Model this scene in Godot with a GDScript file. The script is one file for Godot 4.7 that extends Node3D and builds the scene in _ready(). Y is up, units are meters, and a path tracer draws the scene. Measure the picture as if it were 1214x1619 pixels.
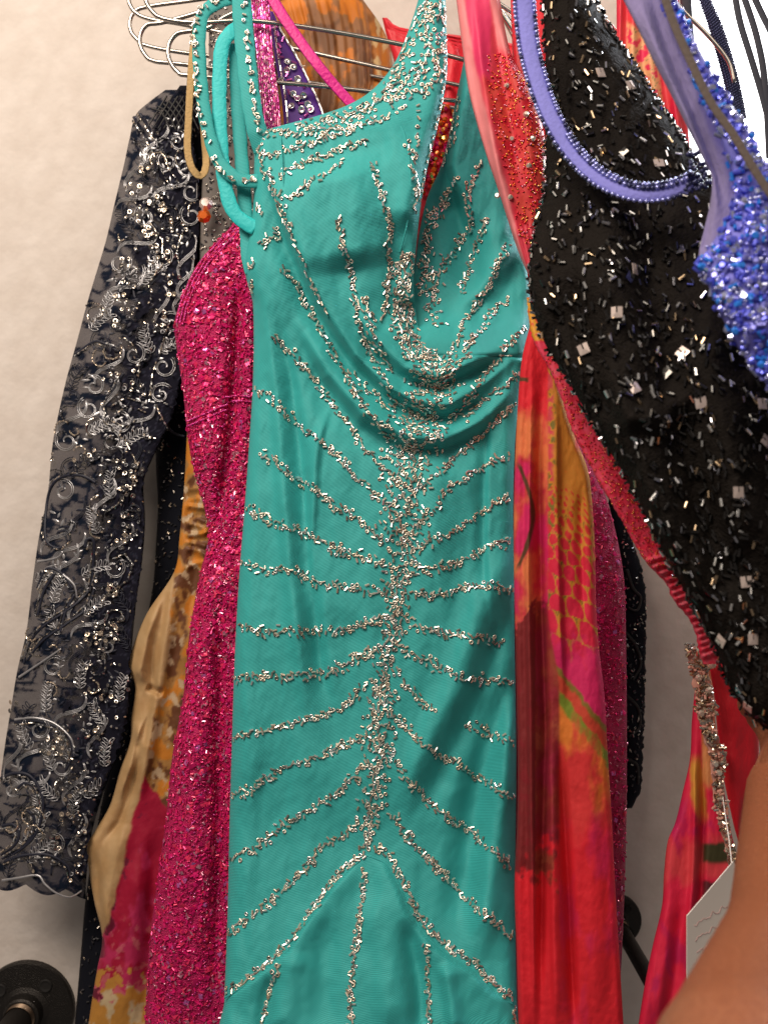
extends Node3D
# A clothes rail of beaded evening gowns in front of a plaster wall.
# Metres, y up. The wall is the plane z = 0 and the camera looks along -z from EYE.

const FOC := 1522.0            # focal length of the photograph in its own pixels
const EYE := Vector3(0.0, 1.30, 1.30)

var rng := RandomNumberGenerator.new()
var M := {}
var SH := {}
var used := {}
var N := {}
var chiffon_edge := PackedVector2Array()

# ------------------------------------------------------------------ small helpers
static func P(px: float, py: float, d: float) -> Vector3:
	return Vector3((px - 607.0) * d / 1522.0, 1.30 - (py - 809.5) * d / 1522.0, 1.30 - d)

static func lin(r: float, g: float, b: float) -> Color:
	return Color(r, g, b).linear_to_srgb()

static func curve_at(p: PackedVector2Array, y: float) -> float:
	return Cut.value(p, y)

static func prof(a: Array) -> PackedVector2Array:
	var o := PackedVector2Array()
	for i in range(0, a.size(), 2):
		o.append(Vector2(a[i], a[i + 1]))
	return o

static func line2(a: Array) -> PackedVector2Array:
	return prof(a)

# outlines by height, and a point of the room by its place in the photograph and its distance
class Cut:
	static func spot(px: float, py: float, d: float) -> Vector3:
		return Vector3((px - 607.0) * d / 1522.0, 1.30 - (py - 809.5) * d / 1522.0, 1.30 - d)
	static func value(p: PackedVector2Array, y: float) -> float:
		var n := p.size()
		if y <= p[0].x:
			return p[0].y
		if y >= p[n - 1].x:
			return p[n - 1].y
		var i := 0
		while p[i + 1].x < y:
			i += 1
		var a := p[i]
		var b := p[i + 1]
		var h := b.x - a.x
		var t := (y - a.x) / h
		var ma := (b.y - a.y) / h
		var mb := ma
		if i > 0:
			ma = (b.y - p[i - 1].y) / (b.x - p[i - 1].x)
		if i < n - 2:
			mb = (p[i + 2].y - a.y) / (p[i + 2].x - a.x)
		var t2 := t * t
		var t3 := t2 * t
		return (2 * t3 - 3 * t2 + 1) * a.y + (t3 - 2 * t2 + t) * h * ma + (-2 * t3 + 3 * t2) * b.y + (t3 - t2) * h * mb

# one fold of the cloth: a crease line with an uneven, rounded profile on its two sides
class Fold:
	var p: PackedVector2Array
	var amp := 0.0
	var wl := 20.0
	var wr := 20.0
	var lo := Vector2.ZERO
	var hi := Vector2.ZERO
	var total := 0.0
	func _init(pts: PackedVector2Array, a: float, w_left: float, w_right: float) -> void:
		p = pts
		amp = a
		wl = w_left
		wr = w_right
		lo = p[0]
		hi = p[0]
		for q in p:
			lo = lo.min(q)
			hi = hi.max(q)
		var m := maxf(wl, wr) * 2.4
		lo -= Vector2(m, m)
		hi += Vector2(m, m)
		for i in p.size() - 1:
			total += p[i].distance_to(p[i + 1])
	func at(q: Vector2) -> float:
		if q.x < lo.x or q.y < lo.y or q.x > hi.x or q.y > hi.y:
			return 0.0
		var best := 1e9
		var side := 0.0
		var along := 0.0
		var run := 0.0
		for i in p.size() - 1:
			var a := p[i]
			var ab := p[i + 1] - a
			var l2 := ab.length_squared()
			var t := clampf((q - a).dot(ab) / l2, 0.0, 1.0)
			var dd := (q - a - ab * t).length_squared()
			if dd < best:
				best = dd
				side = ab.cross(q - a)
				along = run + t * sqrt(l2)
			run += sqrt(l2)
		var s := sqrt(best) / (wr if side > 0.0 else wl)
		if s > 2.4:
			return 0.0
		var e := minf(along, total - along) / (0.22 * total)
		return amp * exp(-s * s) * smoothstep(-0.15, 1.0, e)

# a length of hanging cloth: left and right outline, hung depth, folds; closed front and back
class Sheet:
	var l: PackedVector2Array
	var r: PackedVector2Array
	var dp: PackedVector2Array
	var y0 := 0.0
	var y1 := 0.0
	var th := 0.02
	var ew := 25.0
	var bulge := 0.0
	var tilt := 0.0
	var folds: Array = []
	var noise: FastNoiseLite
	var wob := 0.0
	var fine := 0.0
	var wave := 0.0
	var wave_n := 5.0
	var wave_ph := 0.0
	var scallop := 0.0
	var pq := PackedVector3Array()
	var ragged := 0.0
	var follow: Sheet
	var full_r := 0.0
	var f0 := 0.0
	var f1 := 0.0
	func depth(px: float, py: float, whole := false) -> float:
		var a := Cut.value(l, py)
		var b := Cut.value(r, py)
		if whole:
			b = maxf(b, full_r)
		var w := maxf(b - a, 1.0)
		var u := clampf((px - a) / maxf(maxf(b, full_r) - a, 1.0), 0.0, 1.0)
		var m := minf(px - a, b - px)
		var e := minf(ew, w * 0.5)
		var k := clampf(m / e, 0.0, 1.0)
		var rd := 1.0 if whole else sqrt(maxf(0.0, 1.0 - (1.0 - k) * (1.0 - k)))
		var s := 0.0
		var q := Vector2(px, py)
		for f: Fold in folds:
			s += f.at(q)
		if wob > 0.0:
			s += wob * noise.get_noise_2d(px, py * 0.45)
		if fine > 0.0:
			s += fine * (noise.get_noise_2d(px * 3.1 + 500.0, py * 1.5) + 0.6 * noise.get_noise_2d(px * 2.0 - py * 2.2, py * 2.0 + px * 1.2))
		if wave > 0.0:
			s += wave * sin(u * wave_n * TAU + wave_ph + 0.9 * sin(py * 0.006 + u * 4.0) + 0.5 * sin(py * 0.013))
		var own := Cut.value(dp, py) + tilt * (u - 0.5) - rd * (th + s) - bulge * (1.0 - (2.0 * u - 1.0) * (2.0 * u - 1.0))
		if follow and py > f0:
			own = lerpf(own, follow.depth(px, py, true) - 0.0012, smoothstep(f0, f1, py) * rd) + 0.05 * smoothstep(f1 + 8.0, f1 + 34.0, py)
		return own
	func pt(px: float, py: float) -> Vector3:
		return Cut.spot(px, py, depth(px, py))
	func inside(px: float, py: float, margin := 2.0) -> bool:
		return py > y0 and py < y1 and px > Cut.value(l, py) + margin and px < Cut.value(r, py) - margin
	func nrm(px: float, py: float) -> Vector3:
		var n := (pt(px + 3.0, py) - pt(px - 3.0, py)).cross(pt(px, py - 3.0) - pt(px, py + 3.0))
		return n.normalized() if n.length_squared() > 1e-14 else Vector3(0, 0, 1)
	func build(cell: float) -> ArrayMesh:
		return finish(grid(cell), PackedColorArray())
	func grid(cell: float) -> Array:
		var wmax := 10.0
		for i in 20:
			var y := lerpf(y0, y1, i / 19.0)
			wmax = maxf(wmax, Cut.value(r, y) - Cut.value(l, y))
		var nu := maxi(8, int(wmax / cell))
		var nv := maxi(4, int((y1 - y0) / cell))
		var nb := maxi(6, nu / 4)
		var ring := nu + 1 + nb - 1
		var v := PackedVector3Array()
		var uv := PackedVector2Array()
		pq.clear()
		for j in nv + 1:
			var t := j / float(nv)
			var yb := lerpf(y0, y1, t)
			var a := Cut.value(l, yb)
			var b := Cut.value(r, yb)
			if ragged > 0.0:
				a += ragged * noise.get_noise_2d(yb * 9.0, 3.0)
				b += ragged * noise.get_noise_2d(yb * 9.0, 70.0)
			var arc := 0.0
			var last := Vector3.ZERO
			var front_end := 0.0
			for i in ring:
				var front := i <= nu
				var u := i / float(nu) if front else 1.0 - (i - nu) / float(nb)
				u = lerpf(u, 0.5 - 0.5 * cos(PI * u), 0.55)
				var px := minf(lerpf(a, maxf(b, full_r), u), b)
				var py := yb
				if scallop > 0.0:
					py += smoothstep(0.8, 1.0, t) * (scallop * absf(sin(u * PI * 2.3 + 0.5)) + u * scallop * 1.15)
				var pos: Vector3
				if front:
					pos = pt(px, py)
				else:
					var m := minf(px - a, b - px)
					var k := clampf(m / minf(ew, (b - a) * 0.5), 0.0, 1.0)
					pos = Cut.spot(px, py, Cut.value(dp, py) + tilt * (u - 0.5) - bulge * (1.0 - (2.0 * u - 1.0) * (2.0 * u - 1.0)) * 0.6 + th * sqrt(maxf(0.0, 1.0 - (1.0 - k) * (1.0 - k))))
				if i > 0:
					arc += pos.distance_to(last)
				last = pos
				v.append(pos)
				uv.append(Vector2(arc, -pos.y))
				pq.append(Vector3(px, py, u))
		var idx := PackedInt32Array()
		for j in nv:
			for i in ring:
				var i2 := (i + 1) % ring
				var p0 := j * ring + i
				var p1 := j * ring + i2
				var p2 := p0 + ring
				var p3 := p1 + ring
				idx.append_array([p0, p1, p2, p1, p3, p2])
		var arr := []
		arr.resize(Mesh.ARRAY_MAX)
		arr[Mesh.ARRAY_VERTEX] = v
		arr[Mesh.ARRAY_TEX_UV] = uv
		arr[Mesh.ARRAY_INDEX] = idx
		# smooth normals, computed on the grid
		var n := PackedVector3Array()
		n.resize(v.size())
		for k in range(0, idx.size(), 3):
			var ia := idx[k]
			var ib := idx[k + 1]
			var ic := idx[k + 2]
			var f := (v[ic] - v[ia]).cross(v[ib] - v[ia])
			n[ia] += f
			n[ib] += f
			n[ic] += f
		for k in n.size():
			n[k] = n[k].normalized() if n[k].length_squared() > 1e-20 else Vector3(0, 0, 1)
		arr[Mesh.ARRAY_NORMAL] = n
		return arr
	func finish(arr: Array, col: PackedColorArray) -> ArrayMesh:
		if col.size():
			arr[Mesh.ARRAY_COLOR] = col
		var mesh := ArrayMesh.new()
		mesh.add_surface_from_arrays(Mesh.PRIMITIVE_TRIANGLES, arr)
		return mesh

func sheet(y0: float, y1: float, l: Array, r: Array, dp: Array, th := 0.02, ew := 25.0) -> Sheet:
	var s := Sheet.new()
	s.y0 = y0
	s.y1 = y1
	s.l = prof(l)
	s.r = prof(r)
	s.dp = prof(dp)
	s.th = th
	s.ew = ew
	s.noise = FastNoiseLite.new()
	s.noise.seed = 11 + used.size()
	s.noise.frequency = 0.012
	return s

func fold(s: Sheet, a: Array, amp: float, wl: float, wr: float) -> void:
	s.folds.append(Fold.new(line2(a), amp, wl, wr))

func numbered(called: String) -> String:
	var n: int = used.get(called, 0)
	used[called] = n + 1
	return called if n == 0 else "%s_%03d" % [called, n]

func thing(called: String, label: String, category: String, at := Vector3.ZERO, group := "") -> Node3D:
	var o := Node3D.new()
	o.name = numbered(called)
	o.position = at
	add_child(o)
	o.set_meta("label", label)
	o.set_meta("category", category)
	if group != "":
		o.set_meta("group", group)
	return o

func part(parent: Node3D, called: String, mesh: Mesh, mat: Material, label := "", kind := "") -> MeshInstance3D:
	var o := MeshInstance3D.new()
	o.name = called
	o.mesh = mesh
	o.material_override = mat
	parent.add_child(o, true)
	# meshes are made in the room's axes; the thing stands at its base
	var top := parent
	var off := Vector3.ZERO
	while top != self:
		off += top.position
		top = top.get_parent()
	o.position = -off
	if label != "":
		o.set_meta("label", label)
	if kind != "":
		o.set_meta("kind", kind)
	return o

func mat(c: Color, rough := 0.8, metal := 0.0) -> StandardMaterial3D:
	var m := StandardMaterial3D.new()
	m.albedo_color = c
	m.roughness = rough
	m.metallic = metal
	m.cull_mode = BaseMaterial3D.CULL_DISABLED
	return m

func crumpled(m: StandardMaterial3D, scale: float, height: float) -> StandardMaterial3D:
	m.heightmap_enabled = true
	if not SH.has("crumple"):
		SH.crumple = noise_tex(0.02, 77, false, 4.0, 4)
	m.heightmap_texture = SH.crumple
	m.heightmap_scale = height
	m.uv1_scale = Vector3(scale, scale * 0.5, 1)
	m.rim_enabled = true
	m.rim = 0.3
	return m

func painted(rough := 0.8) -> StandardMaterial3D:
	var m := mat(Color.WHITE, rough)
	m.vertex_color_use_as_albedo = true
	return m

# ------------------------------------------------------------------ swept shapes
func smooth_path(pts: Array, step := 5.0) -> PackedVector3Array:
	# pts: [px, py, d] triples as Vector3; Catmull-Rom through them, returned in the room
	var o := PackedVector3Array()
	var n := pts.size()
	for i in n - 1:
		var a: Vector3 = pts[maxi(i - 1, 0)]
		var b: Vector3 = pts[i]
		var c: Vector3 = pts[i + 1]
		var e: Vector3 = pts[mini(i + 2, n - 1)]
		var k := maxi(2, int(Vector2(b.x, b.y).distance_to(Vector2(c.x, c.y)) / step))
		for j in k:
			o.append(b.cubic_interpolate(c, a, e, j / float(k)))
	o.append(pts[n - 1])
	for i in o.size():
		o[i] = P(o[i].x, o[i].y, o[i].z)
	return o

func v3(a: Array, d: float) -> Array:
	var o := []
	for i in range(0, a.size(), 2):
		o.append(Vector3(a[i], a[i + 1], d))
	return o

func sweep_into(st: SurfaceTool, path: PackedVector3Array, wa: float, wb: float, sides: int, taper := 1.0, facing := Vector3(0, 0, 1), wobble := 0.0) -> void:
	# an oval tube: half width wa across the view of `facing`, half thickness wb
	var n := path.size()
	var rings := []
	for i in n:
		var t := (path[mini(i + 1, n - 1)] - path[maxi(i - 1, 0)]).normalized()
		var s := t.cross(facing)
		if s.length() < 0.05:
			s = t.cross(Vector3(0, 1, 0))
		s = s.normalized()
		var u := s.cross(t).normalized()
		var f := i / float(maxi(n - 1, 1))
		var k := lerpf(1.0, taper, f) * (1.0 + wobble * sin(i * 0.7) + wobble * 0.6 * sin(i * 1.73 + 1.0))
		var ring := PackedVector3Array()
		for j in sides:
			var a := TAU * j / sides
			ring.append(path[i] + s * cos(a) * wa * k + u * sin(a) * wb * k)
		rings.append(ring)
	st.set_smooth_group(0)
	var run := 0.0
	var girth := 2.0 * (wa + wb)
	for i in n - 1:
		var r0: PackedVector3Array = rings[i]
		var r1: PackedVector3Array = rings[i + 1]
		var run2 := run + path[i].distance_to(path[i + 1])
		for j in sides:
			var j2 := (j + 1) % sides
			var ua := girth * j / sides
			var ub := girth * (j + 1) / sides
			var vs := [r0[j], r1[j], r0[j2], r0[j2], r1[j], r1[j2]]
			var us := [Vector2(ua, run), Vector2(ua, run2), Vector2(ub, run), Vector2(ub, run), Vector2(ua, run2), Vector2(ub, run2)]
			for q in 6:
				st.set_uv(us[q])
				st.add_vertex(vs[q])
		run = run2
	for e in 2:
		var rr: PackedVector3Array = rings[0] if e == 0 else rings[n - 1]
		var c := path[0] if e == 0 else path[n - 1]
		for j in sides:
			var j2 := (j + 1) % sides
			for q in ([c, rr[j], rr[j2]] if e == 0 else [c, rr[j2], rr[j]]):
				st.add_vertex(q)

func new_st() -> SurfaceTool:
	var st := SurfaceTool.new()
	st.begin(Mesh.PRIMITIVE_TRIANGLES)
	return st

func done(st: SurfaceTool) -> ArrayMesh:
	st.index()
	st.generate_normals()
	return st.commit()

func ribbon_mesh(pts: Array, half_px: float, thick: float, sides := 12, taper := 1.0, wobble := 0.0) -> ArrayMesh:
	var st := new_st()
	var d: float = pts[0].z
	sweep_into(st, smooth_path(pts), half_px * d / FOC, thick * 0.5, sides, taper, Vector3(0, 0, 1), wobble)
	return done(st)

func wire_mesh(pts: Array, rad: float, sides := 8) -> ArrayMesh:
	var st := new_st()
	sweep_into(st, smooth_path(pts, 6.0), rad, rad, sides)
	return done(st)

func lathe(st: SurfaceTool, c: Vector3, axis: Vector3, prf: Array, sides := 40) -> void:
	# prf: Vector2(radius, distance along the axis)
	var s := axis.cross(Vector3(0, 1, 0.01)).normalized()
	var u := s.cross(axis).normalized()
	for i in prf.size() - 1:
		for j in sides:
			var a := TAU * j / sides
			var b := TAU * (j + 1) / sides
			var p: Vector2 = prf[i]
			var q: Vector2 = prf[i + 1]
			var da := s * cos(a) + u * sin(a)
			var db := s * cos(b) + u * sin(b)
			var v0 := c + da * p.x + axis * p.y
			var v1 := c + db * p.x + axis * p.y
			var v2 := c + da * q.x + axis * q.y
			var v3_ := c + db * q.x + axis * q.y
			st.set_smooth_group(i)
			for w in [v0, v2, v1, v1, v2, v3_]:
				st.add_vertex(w)

# ------------------------------------------------------------------ bead shapes (unit: metres)
func bugle(len: float, rad: float) -> ArrayMesh:
	var st := new_st()
	var sides := 7
	for j in sides:
		var a := TAU * j / sides
		var b := TAU * (j + 1) / sides
		var va := Vector3(0, cos(a) * rad, sin(a) * rad)
		var vb := Vector3(0, cos(b) * rad, sin(b) * rad)
		var x := Vector3(len * 0.5, 0, 0)
		st.set_smooth_group(-1)
		for q in [va - x, va + x, vb - x, vb - x, va + x, vb + x, va + x, x * 0.96, vb + x, va - x, vb - x, -x * 0.96]:
			st.add_vertex(q)
	return done(st)

func ring_bead(ro: float, ri: float) -> ArrayMesh:
	var st := new_st()
	st.set_smooth_group(0)
	var n := 9
	var k := 5
	for i in n:
		for j in k:
			var q := []
			for c in [[0, 0], [1, 0], [0, 1], [1, 1]]:
				var a: float = TAU * (i + c[0]) / n
				var b: float = TAU * (j + c[1]) / k
				var rr := ro + cos(b) * ri
				q.append(Vector3(cos(a) * rr, sin(a) * rr, sin(b) * ri))
			for w in [q[0], q[1], q[2], q[2], q[1], q[3]]:
				st.add_vertex(w)
	return done(st)

func cup_sequin(rad: float) -> ArrayMesh:
	# a small dished disc with a hole
	var st := new_st()
	st.set_smooth_group(0)
	var n := 10
	var prf := [Vector2(rad * 0.22, 0.0), Vector2(rad * 0.55, rad * 0.10), Vector2(rad, rad * 0.34), Vector2(rad * 0.97, rad * 0.38), Vector2(rad * 0.5, rad * 0.16), Vector2(rad * 0.22, 0.04 * rad)]
	for i in prf.size() - 1:
		for j in n:
			var a := TAU * j / n
			var b := TAU * (j + 1) / n
			var p: Vector2 = prf[i]
			var q: Vector2 = prf[i + 1]
			var v0 := Vector3(cos(a) * p.x, sin(a) * p.x, p.y)
			var v1 := Vector3(cos(b) * p.x, sin(b) * p.x, p.y)
			var v2 := Vector3(cos(a) * q.x, sin(a) * q.x, q.y)
			var v3_ := Vector3(cos(b) * q.x, sin(b) * q.x, q.y)
			for w in [v0, v2, v1, v1, v2, v3_]:
				st.add_vertex(w)
	return done(st)

func seed_bead(rad: float) -> ArrayMesh:
	var m := SphereMesh.new()
	m.radius = rad
	m.height = rad * 2.0
	m.radial_segments = 8
	m.rings = 5
	var a := ArrayMesh.new()
	a.add_surface_from_arrays(Mesh.PRIMITIVE_TRIANGLES, m.get_mesh_arrays())
	return a

func square_sequin(w: float, t: float) -> ArrayMesh:
	# a thin square with a slot from its middle to one edge
	var h := w * 0.5
	var g := w * 0.07
	var o := [Vector2(-h, -h), Vector2(h, -h), Vector2(h, h), Vector2(g, h), Vector2(g, -0.02 * w), Vector2(-g, -0.02 * w), Vector2(-g, h), Vector2(-h, h)]
	var poly := PackedVector2Array(o)
	var tri := Geometry2D.triangulate_polygon(poly)
	var st := new_st()
	st.set_smooth_group(-1)
	for s in [1.0, -1.0]:
		for k in range(0, tri.size(), 3):
			var a := poly[tri[k]]
			var b := poly[tri[k + 1]]
			var c := poly[tri[k + 2]]
			var cw := (b - a).cross(c - a) < 0.0
			var vs := [a, b, c] if cw == (s > 0.0) else [a, c, b]
			for q: Vector2 in vs:
				st.add_vertex(Vector3(q.x, q.y, s * t * 0.5 - 0.25 * q.x * q.x / w))
	for i in o.size():
		var a: Vector2 = o[i]
		var b: Vector2 = o[(i + 1) % o.size()]
		var za := -0.25 * a.x * a.x / w
		var zb := -0.25 * b.x * b.x / w
		var a1 := Vector3(a.x, a.y, t * 0.5 + za)
		var a0 := Vector3(a.x, a.y, -t * 0.5 + za)
		var b1 := Vector3(b.x, b.y, t * 0.5 + zb)
		var b0 := Vector3(b.x, b.y, -t * 0.5 + zb)
		for q in [a0, a1, b0, b0, a1, b1]:
			st.add_vertex(q)
	return done(st)

func facet_gem(w: float, h: float) -> ArrayMesh:
	var st := new_st()
	st.set_smooth_group(-1)
	var n := 8
	for j in n:
		var a := TAU * j / n
		var b := TAU * (j + 1) / n
		var r0 := w * 0.5
		var r1 := w * 0.28
		var a0 := Vector3(cos(a) * r0, sin(a) * r0, 0)
		var b0 := Vector3(cos(b) * r0, sin(b) * r0, 0)
		var a1 := Vector3(cos(a) * r1, sin(a) * r1, h)
		var b1 := Vector3(cos(b) * r1, sin(b) * r1, h)
		for q in [a0, a1, b0, b0, a1, b1, a1, Vector3(0, 0, h), b1, a0, b0, Vector3(0, 0, -h * 0.6)]:
			st.add_vertex(q)
	return done(st)

# ------------------------------------------------------------------ sewing beads on cloth
# a bead: [transform, colour]
func bead_on(s: Sheet, px: float, py: float, lift: float, ang: float, tip := 0.25, size := 1.0) -> Transform3D:
	var n := s.nrm(px, py)
	n = (n + Vector3(rng.randf_range(-tip, tip), rng.randf_range(-tip, tip), 0)).normalized()
	var x := Vector3(cos(ang), sin(ang), 0)
	x = (x - n * x.dot(n)).normalized()
	var y := n.cross(x)
	return Transform3D(Basis(x, y, n).scaled_local(Vector3.ONE * size), s.pt(px, py) + n * lift)

func along(poly: PackedVector2Array, t: float) -> Array:
	var tot := 0.0
	for i in poly.size() - 1:
		tot += poly[i].distance_to(poly[i + 1])
	var want := t * tot
	for i in poly.size() - 1:
		var d := poly[i].distance_to(poly[i + 1])
		if want <= d or i == poly.size() - 2:
			return [poly[i].lerp(poly[i + 1], want / d), (poly[i + 1] - poly[i]).angle(), tot]
		want -= d
	return []

func sew(parent: Node3D, called: String, mesh: Mesh, mats: Array, list: Array, most: int, field: String) -> void:
	# list: [transform, tint index]; the largest `most` as parts of their own, the rest as one field
	var base := Vector3.ZERO
	var up: Node = parent
	while up != self:
		base += up.position
		up = up.get_parent()
	list.sort_custom(func(a, b): return a[0].basis.x.length_squared() * a[2] > b[0].basis.x.length_squared() * b[2])
	var n := mini(most, list.size())
	for i in n:
		var o := MeshInstance3D.new()
		o.name = called if i == 0 else "%s_%03d" % [called, i]
		o.mesh = mesh
		o.material_override = mats[list[i][1] % mats.size()]
		parent.add_child(o, true)
		var t: Transform3D = list[i][0]
		t.origin -= base
		o.transform = t
	for k in mats.size():
		var rest := []
		for i in range(n, list.size()):
			if list[i][1] % mats.size() == k:
				rest.append(list[i][0])
		if rest.is_empty():
			continue
		var mm := MultiMesh.new()
		mm.transform_format = MultiMesh.TRANSFORM_3D
		mm.mesh = mesh
		mm.instance_count = rest.size()
		for i in rest.size():
			var t: Transform3D = rest[i]
			t.origin -= base
			mm.set_instance_transform(i, t)
		var o := MultiMeshInstance3D.new()
		o.name = field
		o.multimesh = mm
		o.material_override = mats[k]
		o.set_meta("kind", "stuff")
		parent.add_child(o, true)

# ------------------------------------------------------------------ textures
func weave_texture(angle_px: int, strength: float) -> Array:
	# fine ribbed weave: [colour, normal]; tiles
	var n := 128
	var im := Image.create(n, n, false, Image.FORMAT_RGB8)
	var hm := Image.create(n, n, false, Image.FORMAT_RGB8)
	var r := RandomNumberGenerator.new()
	r.seed = 5
	for y in n:
		for x in n:
			var ph := TAU * (y * 8.0 + x * float(angle_px)) / n
			var h := 0.5 + 0.5 * sin(ph)
			h = h * 0.8 + 0.2 * (0.5 + 0.5 * sin(TAU * x * 16.0 / n + (PI if sin(ph * 0.5) > 0.0 else 0.0)))
			h += r.randf_range(-0.08, 0.08)
			var c := 1.0 - strength * (1.0 - h)
			im.set_pixel(x, y, Color(c, c, c))
			hm.set_pixel(x, y, Color(h, h, h))
	return [ImageTexture.create_from_image(im), ImageTexture.create_from_image(hm)]

func noise_tex(freq: float, seed_: int, normal := false, bump := 4.0, oct := 4) -> NoiseTexture2D:
	var f := FastNoiseLite.new()
	f.seed = seed_
	f.frequency = freq
	f.fractal_octaves = oct
	var t := NoiseTexture2D.new()
	t.width = 512
	t.height = 512
	t.seamless = true
	t.noise = f
	t.as_normal_map = normal
	t.bump_strength = bump
	return t

func materials() -> void:
	var w := weave_texture(2, 0.16)
	var w2 := weave_texture(-5, 0.08)
	# teal crepe
	for k in ["teal", "teal_strap"]:
		var m := mat(lin(0.034, 0.46, 0.46), 0.66)
		m.albedo_texture = w[0]
		m.heightmap_enabled = true
		m.heightmap_texture = w[1]
		m.heightmap_scale = 0.02
		m.uv1_scale = Vector3(84, 84, 1)
		m.rim_enabled = true
		m.rim = 0.35
		m.rim_tint = 0.6
		M[k] = m
	M.teal_lining = crumpled(mat(lin(0.015, 0.50, 0.52), 0.6), 30.0, 0.05)
	# silver-lined glass beads on the teal
	M.champagne = mat(lin(0.84, 0.77, 0.67), 0.24, 0.7)
	M.champagne2 = mat(lin(0.74, 0.62, 0.50), 0.24, 0.8)
	M.silver = mat(lin(0.88, 0.88, 0.88), 0.18, 0.85)
	M.smoke = mat(lin(0.46, 0.42, 0.38), 0.2, 0.8)
	M.chrome = mat(lin(0.52, 0.48, 0.44), 0.24, 1.0)
	# black gown
	M.black = mat(lin(0.009, 0.007, 0.006), 0.8)
	M.black.metallic_specular = 0.22
	M.black.heightmap_enabled = true
	M.black.heightmap_texture = noise_tex(0.06, 3)
	M.black.heightmap_scale = 0.12
	M.black.uv1_scale = Vector3(8, 8, 1)
	M.black_bead = mat(lin(0.012, 0.011, 0.011), 0.12, 0.0)
	M.gun = mat(lin(0.55, 0.55, 0.60), 0.12, 1.0)
	M.gun2 = mat(lin(0.12, 0.115, 0.11), 0.2, 1.0)
	M.bronze = mat(lin(0.62, 0.46, 0.30), 0.18, 1.0)
	M.pearl_square = mat(lin(0.72, 0.60, 0.56), 0.25, 0.55)
	# magenta gown
	M.magenta = mat(lin(0.52, 0.004, 0.11), 0.5)
	M.magenta.heightmap_enabled = true
	M.magenta.heightmap_texture = noise_tex(0.09, 8)
	M.magenta.heightmap_scale = 0.2
	M.magenta.uv1_scale = Vector3(9, 9, 1)
	M.mag1 = mat(lin(0.74, 0.012, 0.17), 0.25, 0.25)
	M.mag2 = mat(lin(0.80, 0.035, 0.13), 0.3, 0.2)
	M.mag3 = mat(lin(0.80, 0.20, 0.62), 0.15, 0.7)
	M.mag4 = mat(lin(0.85, 0.35, 0.50), 0.15, 0.7)
	M.mag5 = mat(lin(0.48, 0.008, 0.11), 0.2, 0.3)
	M.mag6 = mat(lin(0.72, 0.66, 0.95), 0.12, 0.8)
	# navy lace
	M.net = painted(0.9)
	M.net.metallic_specular = 0.25
	M.net.transparency = BaseMaterial3D.TRANSPARENCY_ALPHA
	M.net_dense = mat(lin(0.008, 0.009, 0.015), 0.9)
	M.net_dense.metallic_specular = 0.25
	M.cord = mat(lin(0.012, 0.014, 0.030), 0.55)
	M.cord_black = mat(lin(0.008, 0.008, 0.010), 0.5)
	M.thread = mat(lin(0.50, 0.50, 0.53), 0.35, 0.7)
	M.navy_silver = mat(lin(0.55, 0.50, 0.45), 0.2, 1.0)
	M.navy_dark = mat(lin(0.08, 0.08, 0.09), 0.2, 0.6)
	# blues
	M.periwinkle = crumpled(mat(lin(0.22, 0.22, 0.64), 0.9), 34.0, 0.05)
	M.periwinkle.rim_enabled = true
	M.periwinkle.rim = 0.4
	M.lavender = crumpled(mat(lin(0.21, 0.18, 0.36), 0.95), 24.0, 0.05)
	M.blue = mat(lin(0.16, 0.16, 0.60), 0.7)
	M.blue1 = mat(lin(0.10, 0.12, 0.68), 0.15, 0.35)
	M.blue2 = mat(lin(0.26, 0.27, 0.80), 0.15, 0.5)
	M.blue3 = mat(lin(0.03, 0.20, 0.75), 0.2, 0.2)
	M.blue4 = mat(lin(0.60, 0.64, 0.95), 0.12, 0.8)
	M.pearl_blue = mat(lin(0.34, 0.36, 0.72), 0.14, 0.75)
	M.navy_bead = mat(lin(0.05, 0.055, 0.13), 0.14, 0.6)
	M.dark_ribbon = mat(lin(0.03, 0.033, 0.05), 0.6)
	# reds
	M.print = painted(0.72)
	M.print.albedo_texture = w2[0]
	M.print.uv1_scale = Vector3(110, 110, 1)
	M.print.heightmap_enabled = true
	M.print.heightmap_texture = w2[1]
	M.print.heightmap_scale = 0.012
	M.sheer_print = painted(0.6)
	M.sheer_print.backlight_enabled = true
	M.sheer_print.backlight = Color(0.45, 0.45, 0.45)
	M.red_satin = crumpled(mat(lin(0.74, 0.012, 0.03), 0.5), 12.0, 0.06)
	M.gold = mat(lin(0.85, 0.50, 0.12), 0.2, 1.0)
	M.red_glass = mat(lin(0.65, 0.02, 0.05), 0.12, 0.4)
	M.orange_glass = mat(lin(0.80, 0.16, 0.02), 0.12, 0.4)
	M.blush = mat(lin(0.62, 0.30, 0.24), 0.6)
	M.hot_pink = crumpled(mat(lin(0.72, 0.01, 0.26), 0.5), 30.0, 0.08)
	M.purple = mat(lin(0.10, 0.01, 0.30), 0.55)
	M.pink_bead = mat(lin(0.78, 0.10, 0.42), 0.16, 0.5)
	M.pink_bead2 = mat(lin(0.55, 0.03, 0.25), 0.2, 0.4)
	M.grey_cloth = mat(lin(0.16, 0.14, 0.13), 0.7)
	M.tan = crumpled(mat(lin(0.48, 0.31, 0.13), 0.8), 40.0, 0.08)
	# wall, iron, skin, paper
	var wall := mat(lin(0.72, 0.66, 0.625), 0.9)
	wall.uv1_triplanar = true
	wall.uv1_world_triplanar = true
	wall.uv1_scale = Vector3(3.2, 3.2, 3.2)
	wall.heightmap_enabled = true
	wall.heightmap_texture = noise_tex(0.022, 21, false, 4.0, 3)
	wall.heightmap_scale = 0.07
	var ramp := Gradient.new()
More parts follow.
